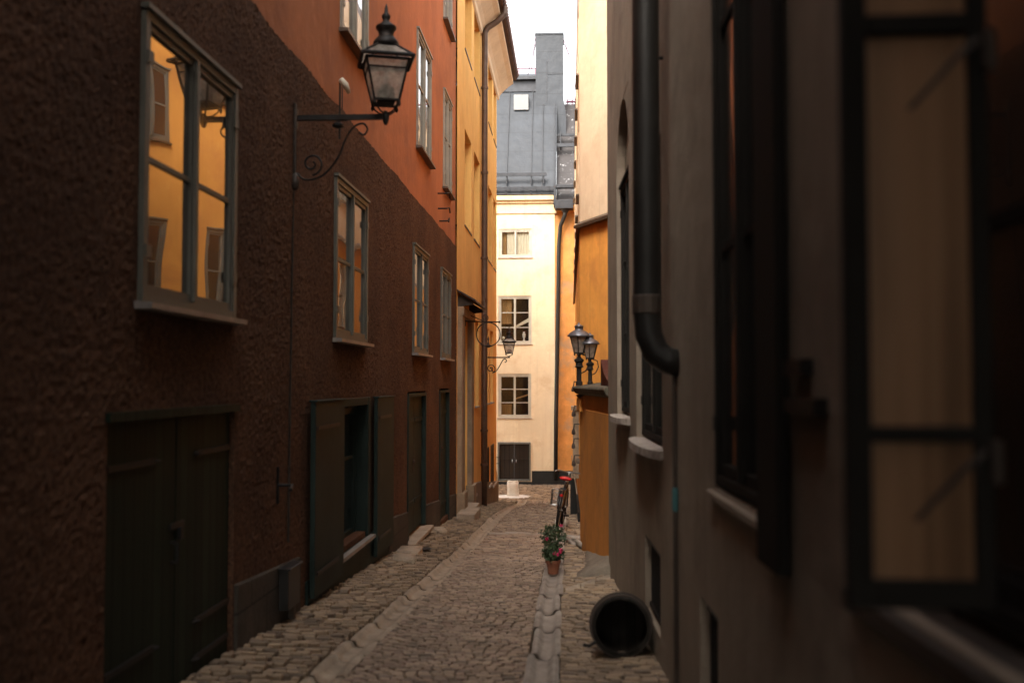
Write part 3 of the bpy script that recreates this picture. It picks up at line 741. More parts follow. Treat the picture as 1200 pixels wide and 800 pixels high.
# roof
def seam_roof(xa, xb, y0, z0, y1, z1, mat, name='roof', seams=()):
    m = MB(); m.prism([(xa, y0, z0), (xb, y0, z0), (xb, y1, z1), (xa, y1, z1)], (0, .12, -.08)); o = m.build(name, mat, fh)
    if seams:
        q = MB()
        for s_ in seams: q.prism([(s_ - .016, y0 - .01, z0 + .0), (s_ + .016, y0 - .01, z0), (s_ + .016, y1 - .01, z1), (s_ - .016, y1 - .01, z1)], (0, -.05, .03))
        q.build('roof_seam', M['seam'], o)
    return o
Y0, Z0, Y1, Z1 = 40.75, 9.32, 43.4, 14.35
rf = seam_roof(-14, -.55, Y0, Z0, Y1, Z1, M['roof'], seams=[-2.62 - 1.0 * k for k in range(1, 9)] + [-2.62, -1.6, -.62 - .02, -2.62 + 2.0 - .52])
def onroof(t): return Y0 + (Y1 - Y0) * t, Z0 + (Z1 - Z0) * t
m = MB(); m.box(WORLD, -14, -.9, 14.36, 14.85, 43.35, 43.7); m.box(WORLD, -14, -.85, 14.851, 15.0, 43.15, 43.75); m.build('roof_step', M['seam'], fh)
m = MB(); m.prism([(-14, 43.2, 15.0), (-1.5, 43.2, 15.0), (-1.5, 48, 16.6), (-14, 48, 16.6)], (0, .1, -.1)); m.build('roof', M['roof'], fh)
m = MB(); m.tube([(-14, 46.4, 16.35), (-1.5, 46.4, 16.35)], .025, 6)
for xx in (-4.2, -3.3, -2.4, -1.6): m.tube([(xx, 46.4, 16.35), (xx, 46.4, 16.0)], .02, 6)
m.build('roof_rail', M['red_wire'], fh)
# right lower roof
seam_roof(-.55, 10, 40.9, 8.9, 44.0, 13.95, M['roof2'], seams=[.25])
m = MB(); m.box(WORLD, -.6, .15, 8.65, 9.0, 40.35, 40.9); m.box(WORLD, -.66, 1.2, 9.55, 9.68, 40.65, 40.95); m.box(WORLD, -.66, -.56, 8.8, 9.6, 40.5, 41.0); m.build('gutter_box', M['seam'], fh, bevel=.01)
m = MB(); m.box(WORLD, -.58, 8, 12.15, 12.25, 42.5, 42.6); m.box(WORLD, -.55, 8, 11.6, 11.75, 42.15, 42.25)
for k in range(5): m.box(WORLD, -.4 + k * .6, -.36 + k * .6, 11.6, 12.3, 42.3, 42.7)
m.build('snow_guard', M['seam'], fh)
m = MB(); y_, z_ = onroof(.13); m.box(WORLD, -14, -.95, z_ + .1, z_ + .24, y_ - .32, y_ - .27)
for xx in (-4.6, -3.6, -2.62, -1.6, -1.1): m.prism([(xx, y_ - .27, z_ - .2), (xx, y_ - .27, z_ + .24), (xx, y_ + .05, z_ + .05)], (.04, 0, 0))
y_, z_ = onroof(.03); m.box(WORLD, -14, -.6, z_ + .0, z_ + .14, y_ - .16, y_ - .12)
for k in range(14): m.box(WORLD, -8 + k * .55, -7.97 + k * .55, z_ - .04, z_ + .16, y_ - .2, y_ - .05)
m.build('snow_guard', M['seam'], fh)
y_, z_ = onroof(.88); m = MB(); m.box(WORLD, -2.42, -1.78, z_ - .35, z_ + .32, y_ - .28, y_ + .2); m.build('roof_hatch', M['curtain2'] if 0 else m_paint('pale_hatch_sheet', (.20, .20, .20), .5, .1), fh, bevel=.01)
m = MB(); m.prism([(-1.86, y_ - .42, z_ - .75), (-1.8, y_ - .42, z_ - .75), (-1.8, y_ - .42, z_ - 1.2), (-1.86, y_ - .42, z_ - 1.2)], (0, .2, 0)); m.build('roof_vent', M['seam'], fh)
m = MB(); m.prism([(-1.47, 43.0, 11.9), (-.15, 43.0, 11.9), (-.15, 43.0, 13.2), (-.27, 43.0, 14.0), (-.27, 43.0, 16.75), (-1.47, 43.0, 16.75)], (0, 1.4, 0))
m.box(WORLD, -1.5, -.24, 16.751, 16.83, 42.97, 44.43); ch = m.build('chimney', M['chimney'], fh)
m = MB(); m.box(WORLD, -1.0, -.97, 13.8, 15.6, 42.98, 42.999); m.box(WORLD, -.98, -.25, 15.0, 15.03, 42.98, 42.999); m.build('chimney_seam', M['seam'], ch)
m = MB()
for pth in ([(-1.47, 43.1, 16.7), (-1.6, 43.4, 16.1), (-1.85, 44, 15.3)], [(-1.47, 43.6, 16.7), (-1.75, 44.6, 15.6)], [(-.27, 43.1, 16.6), (-.1, 43.2, 16.2), (.25, 43.6, 14.0)], [(-.27, 43.6, 16.6), (.0, 43.8, 16.1), (.38, 44, 14.0)]): m.tube(pth, .018, 5)
m.tube([(-.15, 44, 14.05), (8, 44, 14.05)], .05, 6)
for k in range(5): m.tube([(-.1 + .22 * k, 44, 13.9), (-.1 + .22 * k, 44, 14.2)], .03, 6)
m.build('chimney_stay', M['red_wire'], fh)
# far downpipe from hopper
m = MB(); m.tube([(-.18, 40.6, 8.7), (-.2, 40.6, 8.4), (-.38, 40.8, 8.0), (-.45, 40.85, 7.2), (-.5, 40.88, 4), (-.58, 40.9, 0), (-.6, 40.9, -2.4)], .085, 12); dp = m.build('downpipe', M['pipe_dark'], fh, smooth=True)
m = MB(); m.lathe((-.18, 40.6, 8.45), [(.06, 0), (.2, .2), (.2, .26)], 12); m.build('hopper', M['seam'], dp)
# ------------------------------------------------------------------ ORANGE HOUSE (right, beyond the courtyard wall)
oh = thing('orange_house', (.2, 20, -1.3), 'tall house on the right, orange below a dark ledge and pale cream above', 'house')
g_ = math.sin(R(25)), -math.cos(R(25))
FG = Fr((.2, 20), g_, (-math.cos(R(25)), -math.sin(R(25))))     # oblique gable, s runs toward the camera side
FB = Fr((.2, 20), (0, 1), (-1, 0))
ZL = 4.72; TOP = 10.4; GL_ = 8.2
gw = [(2.35, 3.25, 2.9, 4.3), (2.35, 3.25, 6.6, 8.2), (4.1, 5.0, 2.9, 4.3), (4.1, 5.0, 5.6, 6.9), (6.0, 6.9, 5.6, 6.9)]
bw = [(a, a + 1.0, z, z + 1.6) for a in (1.2, 3.9, 6.6, 9.6, 12.6, 15.6) for z in (-.1, 2.7)]
bw2 = [(a, a + 1.0, z, z + 1.6) for a in (1.2, 3.9, 6.6, 9.6, 12.6, 15.6) for z in (5.6, 8.2)]
lo = lambda L: [w + (.14,) for w in L if w[3] < ZL]; hi = lambda L: [w + (.14,) for w in L if w[2] > ZL]
m = MB(); wall_mesh(m, FG, 0, GL_, -2.5, ZL, lo(gw)); wall_mesh(m, FG, 1.7, GL_, ZL, TOP, hi(gw)); wall_mesh(m, FB, 0, 19.6, -3.4, ZL, lo(bw)); o = m.build('wall', M['orange'], oh)
m = MB(); wall_mesh(m, FG, 0, 1.7, ZL, TOP, []); wall_mesh(m, FB, 0, 19.6, ZL, TOP, hi(bw2))
m.quad((.2, 39.6, -3), (9, 39.6, -3), (9, 39.6, TOP), (.2, 39.6, TOP)); e1 = FG.p(GL_, 0); m.quad((9, 39.6, -3), (9, e1.y, -3), (9, e1.y, TOP), (9, 39.6, TOP)); m.quad((9, e1.y, -3), (e1.x, e1.y, -3), (e1.x, e1.y, TOP), (9, e1.y, TOP))
o = m.build('wall', M['cream2'], oh); o['label'] = 'pale cream upper wall'
m = MB()
m.prism([FG.p(-.0, ZL - .03, 0), FG.p(-.0, ZL - .06, .13), FG.p(-.0, ZL + .0, .14), FG.p(-.0, ZL + .09, 0)], FG.d * 1.75)
m.prism([FB.p(-.1, ZL - .03, 0), FB.p(-.1, ZL - .07, .08), FB.p(-.1, ZL - .0, .08), FB.p(-.1, ZL + .09, 0)], FB.d * 19.7); m.build('ledge', M['sill_dark'], oh)
m = MB(); q = [FG.p(0, TOP, .3), FG.p(GL_, TOP, .3), Vector((9, e1.y, TOP)), Vector((9, 39.8, TOP)), Vector((.19, 39.8, TOP)), Vector((.19, 20, TOP))]; m.prism(q, (0, 0, .25)); m.build('roof', M['tile'], oh)
for a, b, c, d in gw: window(oh, FG, a + .01, b - .01, c + .01, d - .01, -.03, 'frame_grey', rows=2, sill='sill_dark', sill_out=.05)
for a, b, c, d in bw + bw2: window(oh, FB, a + .01, b - .01, c + .01, d - .01, -.05, 'frame_grey', rows=2, sill='sill_dark', sill_out=.09)
m = MB(); m.prism([FB.p(0, -3.4, .05), FB.p(19.6, -3.4, .05), FB.p(19.6, -2.1, .05), FB.p(0, -1.0, .05)], FB.n * -.2); m.build('plinth', M['black_plinth'], oh)
# portal pier on the street face
m = MB(); m.box(FB, 3.3, 3.62, -.56, .93, .0, .14); m.box(FB, 3.25, 3.67, .931, 1.03, 0, .18); m.box(FB, 3.26, 3.66, -.65, -.561, .0, .19); pr = m.build('portal_pier', M['sand'], oh, bevel=.01)
m = MB(); m.box(FB, 3.28, 3.64, -2.0, -.651, .052, .2); m.build('pier_base', M['black_plinth'], pr, bevel=.01)
m = MB(); m.tube([(.03, 23.0, -.1), (.13, 19.9, -.62)], .010, 6); m.build('handrail', M['sand'], oh)
for yy, z in ((20.6, 1.1), (21.2, .7), (22, .35), (20.4, .1), (21.6, 1.6)):
    m = MB(); m.tube([(.2, yy, z), (.09, yy, z), (.07, yy, z - .12)], .015, 6); m.lathe((.07, yy, z - .2), [(.02, .1), (.04, .05), (.045, 0), (.02, -.02)], 8); m.build('wall_hook', M['iron_brown'], oh)

# ------------------------------------------------------------------ COURTYARD WALL (low, orange)
PA = Vector((.46, 12.45)); PB = Vector((.15, 15.25))
dd = (PB - PA).normalized(); FW = Fr(PA, dd, (-dd.y, dd.x)); Lw = (PB - PA).length
cw = thing('courtyard_wall', (.3, 13.9, -.78), 'low burnt orange plastered wall with mossy coping carrying the two lamps', 'wall')
m = MB(); m.prism([FW.p(-.4, -1.4, 0), FW.p(Lw, -1.6, 0), FW.p(Lw, -1.6, -1.5), FW.p(-.4, -1.4, -1.5)], (0, 0, 2.96))
m.build('wall_body', M['annex'], cw)
m = MB(); m.box(FW, -.38, Lw - .9, -1.2, 1.2, 0, .035); m.box(FW, Lw - .35, Lw + .02, 1.15, 1.35, 0, .05); m.build('wall_panel', M['annex'], cw, bevel=.01)
m = MB()
m.prism([FW.p(-.4, 1.40, .0), FW.p(-.4, 1.43, .07), FW.p(-.4, 1.50, .10), FW.p(-.4, 1.53, .08), FW.p(-.4, 1.585, -.3), FW.p(-.4, 1.585, -1.2), FW.p(-.4, 1.40, -1.45)], FW.d * (Lw + .52))
m.prism([FW.p(Lw + .0, 1.32, -.0), FW.p(Lw + .07, 1.40, .06), FW.p(Lw + .0, 1.40, .06)], FW.n * -1.4)
m.build('coping', M['moss'], cw, bevel=.01)
# sweeping oxide red flashing up to the dark house
pts = []
for k in range(13):
    t = k / 12; pts.append((1.05 - 1.15 * t, 1.59 + .30 * (1 - t) ** 3.2))
m = MB()
vs = []
for a, z in pts: vs += [FW.p(a - .35, z, -.02), FW.p(a - .35, z, -.55), FW.p(a - .35, 1.55, -.55), FW.p(a - .35, 1.55, -.02)]
m.add(vs, [(4 * i + k, 4 * i + (k + 1) % 4, 4 * (i + 1) + (k + 1) % 4, 4 * (i + 1) + k) for i in range(12) for k in range(4)] + [(0, 1, 2, 3), (48, 49, 50, 51)])
m.build('flashing', M['cap_red'], cw, smooth=False)

# ------------------------------------------------------------------ DARK NEAR HOUSE (right)
FN = Fr((.85, 0), (-.0345, 1), (-1, -.0345))
nh = thing('grey_house', (.7, 4, -.3), 'shadowed grey brown house close to the camera along the right edge', 'house')
NE = 11.72
opn = [(9.06, 10.42, 1.25, 4.35, .09), (6.75, 8.45, 1.12, 4.2, .09), (3.68, 4.80, 1.10, 4.4, .14), (1.0, 2.62, 1.06, 3.6, .16)]
opn += [(6.9, 7.85, -.15, .42, .18), (4.75, 5.25, -.1, .50, .18)]
NT_ = 8.6
m = MB(); wall_mesh(m, FN, -4.5, NE, -1.6, NT_, opn)
pe = FN.p(NE, 0); m.quad(FN.p(NE, -1.6), FN.p(NE, -1.6, -8), FN.p(NE, NT_, -8), FN.p(NE, NT_))
m.quad(FN.p(-4.5, -1.6, -8), FN.p(NE, -1.6, -8), FN.p(NE, NT_, -8), FN.p(-4.5, NT_, -8))
m.build('wall', M['near'], nh)
m = MB(); m.prism([FN.p(-4.5, NT_, .3), FN.p(-4.5, NT_ + .2, .35), FN.p(-4.5, NT_ + 2.2, -4), FN.p(-4.5, NT_, -8)], FN.d * (NE + 4.6)); m.build('roof', M['tile'], nh)
# arch over the blind niche
def spandrel(F, a0, a1, zc, z1, o0, o1):
    m = MB(); n = 10; ac = (a0 + a1) / 2; r = (a1 - a0) / 2; hh = z1 - zc
    for side in (-1, 1):
        pts = [F.p(ac + side * r, z1, o0)] + [F.p(ac + side * r * math.cos(math.pi / 2 * k / n), zc + hh * math.sin(math.pi / 2 * k / n), o0) for k in range(n + 1)]
        for k in range(1, n + 1): m.prism([pts[0], pts[k], pts[k + 1]], F.n * (o1 - o0))
    return m
spandrel(FN, 9.06, 10.42, 3.6, 4.35, -.088, -.002).build('arch', M['near'], nh)
spandrel(FN, 6.75, 8.45, 3.3, 4.2, -.088, -.002).build('arch', M['near'], nh)
window(nh, FN, 9.10, 10.38, 1.3, 3.6, -.07, 'frame_dark', rows=3, pane='glass_low', sill=None)
window(nh, FN, 6.79, 8.41, 1.16, 3.3, -.07, 'frame_dark', rows=3, pane='glass_low', sill=None)
for a, b, z in ((9.0, 10.5, 1.27), (6.7, 8.5, 1.14)):
    m = MB(); n = 10; pts = [FN.p(a, z, -.15)] + [FN.p(a + (b - a) * k / n, z - .005, .03 + .085 * math.sin(math.pi * k / n) ** .5) for k in range(n + 1)] + [FN.p(b, z, -.15)]
    m.prism(pts, (0, 0, -.055)); m.build('sill', M['sill_stone'], nh)
w = window(nh, FN, 3.69, 4.79, 1.12, 4.39, -.03, 'frame_dark' if 'frame_dark' in M else 'frame_dark', rows=3, pane='glass', sill=None)
m = MB(); m.prism([FN.p(3.6, 1.10, -.1), FN.p(3.6, 1.08, .03), FN.p(3.6, 1.05, .03), FN.p(3.6, 1.03, -.1)], FN.d * 1.28); m.build('sill', M['near'], w)
m = MB(); m.box(FN, 3.34, 3.66, .96, 4.42, .015, .055); sh = m.build('shutter', M['frame_dark'], nh, bevel=.006)
for z in (1.50, 1.62): 
    m = MB(); m.box(FN, 2.95 if z < 1.6 else 3.1, 3.3, z, z + .05, .0, .04); m.build('shutter_catch', M['iron'], sh)
# nearest window and its opened casement leaf
window(nh, FN, 1.02, 2.60, 1.10, 3.58, -.12, 'frame_dark', rows=3, pane='glass_dark', sill=None)
m = MB(); m.prism([FN.p(.9, 1.07, -.12), FN.p(.9, 1.05, .03), FN.p(.9, 1.0, .03), FN.p(.9, 1.0, -.12)], FN.d * 1.85); m.build('sill', M['iron_brown'], nh)
FC = Fr((.80, 1.95), (-1, .03), (-.03, -1))
m = MB()
for a0, a1, z0, z1 in ((.0, .035, 1.17, 3.3), (.225, .272, 1.17, 3.3), (.035, .225, 1.17, 1.225), (.035, .225, 1.485, 1.515), (.035, .225, 2.27, 2.31), (.035, .225, 2.8, 2.83)): m.box(FC, a0, a1, z0, z1, -.018, .018)
cl = m.build('open_casement', M['frame_dark'], nh, bevel=.004)
m = MB(); m.quad(FC.p(.03, 1.2, 0), FC.p(.24, 1.2, 0), FC.p(.24, 3.3, 0), FC.p(.03, 3.3, 0)); m.build('pane', M['streaked_glass'], cl)
for z in (2.25, 1.47):
    m = MB(); m.tube([FC.p(.02, z, .03), FC.p(.06, z - .03, .04), FC.p(.15, z - .13, .03)], .006, 6); m.lathe(FC.p(.0, z - .02, .03), [(.012, -.04), (.014, 0), (.012, .04)], 8); m.build('casement_stay', M['iron_brown'], cl)
# downpipe with elbow into the wall and thin pipe below
m = MB(); X0 = .462; m.tube([(X0, 6.0, 8.6), (X0, 6.0, 5), (X0, 6.0, 2.4), (X0, 6.0, 2.0), (X0 + .01, 6.0, 1.88), (X0 + .05, 6.0, 1.78), (X0 + .11, 6.0, 1.73), (X0 + .22, 6.0, 1.70)], .082, 14); dp = m.build('downpipe', M['pipe_dark'], nh, smooth=True)
m = MB(); m.lathe((X0, 6.0, 2.06), [(.07, -.07), (.088, -.05), (.088, .05), (.07, .07)], 14); m.build('pipe_band', M['iron_brown'], dp)
m = MB(); m.tube([(.623, 6.0, 1.7), (.623, 6.0, -.3)], .014, 8); m.build('thin_pipe', M['iron_brown'], nh)
m = MB(); m.lathe((.623, 6.0, .9), [(.016, -.07), (.019, -.06), (.019, .06), (.016, .07)], 8); m.build('pipe_tape', M['teal'], nh)
m = MB(); m.tube([FN.p(6.6, 3.75, 0), FN.p(6.6, 3.75, .14)], .012, 6); m.build('iron_hook', M['iron'], nh)
for a0, a1, z0, z1 in ((6.93, 7.82, -.12, .39), (4.78, 5.22, -.07, .47)):
    m = MB(); k = a0 + .06
    while k < a1: m.tube([FN.p(k, z0, -.05), FN.p(k, z1, -.05)], .012, 6); k += .11
    m.box(FN, a0, a1, z0, z0 + .03, -.07, -.03); m.box(FN, a0, a1, z1 - .03, z1, -.07, -.03); m.build('cellar_grille', M['iron'], nh)

# unseen block added behind the camera to cut sky light and darken the near alley
ph = thing('sky_blocker', (-.8, -4, .2), 'unseen block added over the alley behind the viewpoint to darken its near end', 'house')
m = MB(); m.box(WORLD, -2.4, .82, 3.9, 11.3, -12, -2.0); m.build('shade_block', M['near'], ph)

# ------------------------------------------------------------------ LANTERNS
def lantern(root, c, sc=1.0, rot=.25, glass='lamp_glass'):
    """square tapering street lantern standing on point c"""
    x, y, z = c
    def cor(hw, zz):
        return [Vector((x + hw * sc * math.sqrt(2) * math.cos(rot + math.pi / 4 + k * math.pi / 2), y + hw * sc * math.sqrt(2) * math.sin(rot + math.pi / 4 + k * math.pi / 2), z + zz * sc)) for k in range(4)]
    bot, top = cor(.115, .13), cor(.195, .50)
    m = MB()
    for k in range(4):
        m.tube([bot[k], top[k]], .012 * sc, 6); m.tube([bot[k], bot[(k + 1) % 4]], .014 * sc, 6); m.tube([top[k], top[(k + 1) % 4]], .014 * sc, 6)
        mid0 = bot[k].lerp(top[k], .78); mid1 = bot[(k + 1) % 4].lerp(top[(k + 1) % 4], .78); m.tube([mid0, mid1], .008 * sc, 6)
    o = m.build('lantern_frame', M['iron'], root)
    for k in range(4):
        g = MB(); g.quad(bot[k], bot[(k + 1) % 4], top[(k + 1) % 4], top[k]); g.build('glass_pane', M[glass], o)
    m = MB(); e1, e2, a = cor(.235, .505), cor(.235, .525), cor(.085, .655)
    m.add(e1 + e2, [(k, (k + 1) % 4, 4 + (k + 1) % 4, 4 + k) for k in range(4)] )
    for k in range(4):
        m.tube([e2[k], a[k]], .013 * sc, 6); m.tube([e2[k], e2[(k + 1) % 4]], .018 * sc, 6); m.tube([a[k], a[(k + 1) % 4]], .014 * sc, 6)
    rf = m.build('lantern_roof', M['iron'], root)
    g = MB()
    for k in range(4): g.quad(e2[k], e2[(k + 1) % 4], a[(k + 1) % 4], a[k])
    g.build('roof_glass', M[glass], rf)
    m = MB(); m.lathe((x, y, z), [(r * sc, h * sc) for r, h in ((.10, .65), (.125, .67), (.12, .70), (.095, .73), (.072, .76), (.075, .80), (.098, .83), (.098, .85), (.05, .88), (.028, .91), (.042, .935), (.042, .955), (.02, .98), (.015, 1.03), (.002, 1.07))], 14)
    m.build('crown', M['iron'], root, smooth=True)
    m = MB(); m.lathe((x, y, z), [(r * sc, h * sc) for r, h in ((.02, .0), (.03, .01), (.03, .03), (.016, .05))], 10)
    for k in range(4):
        v = bot[k] - Vector((x, y, z)); q = Vector((x, y, z))
        m.tube([q + Vector((0, 0, .015 * sc)), q + Vector((v.x * .45, v.y * .45, .035 * sc)), q + Vector((v.x * .8, v.y * .8, .075 * sc)), q + v], .008 * sc, 6)
        m.lathe(bot[k] + Vector((0, 0, -.03 * sc)), [(.005 * sc, -.03 * sc), (.016 * sc, -.01 * sc), (.01 * sc, .03 * sc)], 8)
    m.lathe((x, y, z), [(r * sc, h * sc) for r, h in ((.10, .118), (.115, .125), (.115, .14), (.10, .145))], 4, rot=rot + math.pi / 4)
    m.build('lantern_foot', M['iron'], root)
    m = MB(); m.lathe((x, y, z), [(r * sc, h * sc) for r, h in ((.05, .145), (.075, .17), (.088, .22), (.07, .27), (.03, .29), (.02, .31))], 14); bu = m.build('burner', M['iron_brown'], root, smooth=True)
    m = MB(); m.lathe((x, y, z), [(r * sc, h * sc) for r, h in ((.012, .31), (.016, .34), (.02, .39), (.012, .42), (.002, .43))], 8); m.build('mantle', M['white'], bu, smooth=True)
def spiral(c, ax, az, r0, turns, n=36, start=0):
    c = Vector(c); ax = Vector(ax); az = Vector(az); return [c + (ax * math.cos(start + t * turns * 2 * math.pi / n) + az * math.sin(start + t * turns * 2 * math.pi / n)) * r0 * (1 - .8 * t / n) for t in range(n + 1)]
# near wall lantern
wl = thing('wall_lantern', (-2.4, 8.52, 3.9), 'large black iron street lantern on a straight arm high on the dark brown wall', 'lantern', 'wall lanterns on iron arms')
za = 3.905
lantern(wl, (-1.60, 8.52, za + .005), .93, .28)
m = MB(); m.box(WORLD, -2.42, -1.58, za - .022, za + .022, 8.50, 8.54); m.box(WORLD, -2.42, -2.385, za - .09, za + .09, 8.48, 8.56); m.lathe((-1.6, 8.52, za), [(.012, -.07), (.022, -.05), (.03, -.02), (.03, .02)], 8)
m.build('arm', M['iron'], wl)
m = MB(); m.tube(smooth_path([(-2.38, 8.52, 3.42), (-2.3, 8.52, 3.36), (-2.15, 8.52, 3.4), (-2.02, 8.52, 3.55), (-1.95, 8.52, 3.72), (-1.88, 8.52, 3.82), (-1.80, 8.52, 3.85), (-1.76, 8.52, 3.8), (-1.79, 8.52, 3.75), (-1.83, 8.52, 3.77)]), .009, 6)
m.tube(spiral((-2.25, 8.52, 3.5), (1, 0, 0), (0, 0, 1), .1, 1.4, start=-1.5), .009, 6); m.build('scroll', M['iron'], wl)
m = MB(); m.lathe((-2.02, 8.52, za - .06), [(.02, -.03), (.05, -.02), (.05, .0), (.02, .02)], 10); m.build('junction', M['iron'], wl)
m = MB(); m.tube([(-2.385, 8.47, 4.02), (-2.385, 8.46, 3.7), (-2.385, 8.46, 3.36)], .016, 8); m.tube([(-2.395, 8.46, 3.3), (-2.395, 8.42, 1.5), (-2.395, 8.4, .24)], .011, 6); m.build('feed_pipe', M['iron_brown'], wl)
m = MB(); m.lathe((-2.38, 8.46, 3.33), [(.015, -.07), (.035, -.05), (.04, 0), (.03, .05), (.012, .08)], 10); m.build('cable_joint', M['iron_brown'], wl, smooth=True)
# far wall lantern
w2 = thing('wall_lantern', (-2.39, 27.6, 2.3), 'smaller black iron lantern on a scrolled arm in front of the cream house', 'lantern', 'wall lanterns on iron arms')
za = 2.27
lantern(w2, (-1.69, 27.6, za + .01), .80, .1)
m = MB(); m.box(WORLD, -2.39, -1.67, za - .018, za + .018, 27.58, 27.62); m.box(WORLD, -2.39, -2.36, za - .3, za + .12, 27.56, 27.64); m.build('arm', M['iron'], w2)
m = MB(); m.tube(smooth_path([(-2.2, 27.6, 1.98), (-2.12, 27.6, 1.86), (-2.02, 27.6, 1.93), (-1.93, 27.6, 2.08), (-1.86, 27.6, 2.2), (-1.8, 27.6, 2.23), (-1.76, 27.6, 2.17), (-1.81, 27.6, 2.13)]), .014, 6)
m.tube(spiral((-2.2, 27.6, 1.96), (1, 0, 0), (0, 0, 1), .13, 1.6, start=-1.2), .013, 6); m.build('scroll', M['iron'], w2)
# ring bracket
rbk = thing('sign_bracket', (-2.39, 22.5, 2.98), 'black iron bracket with an empty ring hanging over the stone doorway', 'bracket')
yy = 22.5
m = MB(); m.tube([(-2.39, yy, 2.97), (-1.62, yy, 2.95)], .014, 6); m.lathe((-1.6, yy, 2.95), [(.005, -.03), (.03, 0), (.005, .03)], 8); m.box(WORLD, -2.4, -2.36, 2.86, 3.08, yy - .02, yy + .02)
m.tube([(-2.38, yy, 3.15), (-2.1, yy, 3.03), (-1.95, yy, 2.97)], .009, 6); m.tube(spiral((-1.93, yy, 3.05), (1, 0, 0), (0, 0, 1), .085, 1.5, start=-1.5), .01, 6); m.build('arm', M['iron'], rbk)
m = MB(); m.tube([Vector((-1.85 + .27 * math.cos(a), yy, 2.67 + .27 * math.sin(a))) for a in [2 * math.pi * k / 28 for k in range(28)]], .013, 6, closed=True); rg = m.build('ring', M['iron'], rbk)
m = MB(); m.lathe((-1.85, yy, 2.37), [(.02, 0), (.07, .02), (.075, .05), (.03, .07), (.01, .13), (.02, .2), (.006, .25)], 10); m.build('ring_lamp', M['iron_brown'], rg)

# twin post lanterns
def post_lantern(x, y, sc, label):
    zb = 1.58; r = thing('post_lantern', (x, y, zb), label, 'lantern', 'lanterns standing on the courtyard wall')
    m = MB(); m.lathe((x, y, zb), [(a * sc, b * sc) for a, b in ((.07, -.05), (.07, .02), (.05, .04), (.05, .30), (.055, .31), (.10, .34), (.075, .36), (.07, .42), (.10, .45), (.10, .49), (.055, .52), (.03, .56), (.05, .6), (.06, .62))], 12); m.build('post', M['iron'], r, smooth=False)
    z0, z1 = zb + .62 * sc, zb + .97 * sc
    n = 6; B = [Vector((x + .105 * sc * math.cos(k * math.pi / 3 + .4), y + .105 * sc * math.sin(k * math.pi / 3 + .4), z0)) for k in range(n)]
    A = [Vector((x + .20 * sc * math.cos(k * math.pi / 3 + .4), y + .20 * sc * math.sin(k * math.pi / 3 + .4), z1)) for k in range(n)]
    m = MB()
    for k in range(n): m.tube([B[k], A[k]], .011 * sc, 6); m.tube([B[k], B[(k + 1) % n]], .013 * sc, 6); m.tube([A[k], A[(k + 1) % n]], .013 * sc, 6); m.lathe(B[k] - Vector((0, 0, .03 * sc)), [(.003, -.02 * sc), (.013 * sc, 0), (.006 * sc, .03 * sc)], 6)
    fr = m.build('lantern_frame', M['iron'], r)
    for k in range(n):
        g = MB(); g.quad(B[k], B[(k + 1) % n], A[(k + 1) % n], A[k]); g.build('glass_pane', M['lamp_glass2'], fr)
    m = MB(); m.lathe((x, y, z1), [(a * sc, b * sc) for a, b in ((.20, -.01), (.245, .0), (.24, .02), (.20, .07), (.14, .11), (.09, .135), (.088, .15), (.09, .2), (.10, .205), (.09, .225), (.03, .25), (.012, .29))], 18); m.build('cap', M['lamp_cap'], r, smooth=True)
    m = MB(); m.tube([(x + .05 * sc, y, zb + .6 * sc), (x + .18 * sc, y, zb + .55 * sc), (x + .21 * sc, y, zb + .4 * sc), (x + .14 * sc, y, zb + .25 * sc), (x + .04 * sc, y, zb + .2 * sc)], .008, 6); m.build('cable', M['iron'], r)
post_lantern(.135, 15.0, .72, 'nearer left one of the two grey capped lanterns on the orange wall')
post_lantern(.30, 15.0, .60, 'smaller right one of the two grey capped lanterns on the orange wall')

# ------------------------------------------------------------------ street things
bo = rough_block('bollard', M['bollard'], -2.05, 35.75, .40, .36, G(35.75) - .05, G(35.75) + .56, amp=.025, cuts=3)
tag(bo, 'short white stone bollard standing on the round white patch', 'bollard')
m = MB(); n = 40; c = (-2.05, 35.75); vs = [(c[0], c[1], G(c[1]) + .03)]
for ring, rr in enumerate((.35, .62, .78)):
    for k in range(n):
        a = 2 * math.pi * k / n; q = rr * (1 + (.07 * math.sin(a * 11) if ring == 2 else 0)); vs.append((c[0] + q * math.cos(a), c[1] + q * math.sin(a), G(c[1] + q * math.sin(a)) + .03 - ring * .006 + .012 * noise.noise((q * math.cos(a) * 6, q * math.sin(a) * 6, 1)) - (.03 if ring == 2 else 0)))
fs = [(0, 1 + k, 1 + (k + 1) % n) for k in range(n)]
for r_ in range(2): fs += [(1 + r_ * n + k, 1 + r_ * n + (k + 1) % n, 1 + (r_ + 1) * n + (k + 1) % n, 1 + (r_ + 1) * n + k) for k in range(n)]
m.add(vs, fs); tag(m.build('paved_circle', M['snow'], smooth=True), kind='structure')

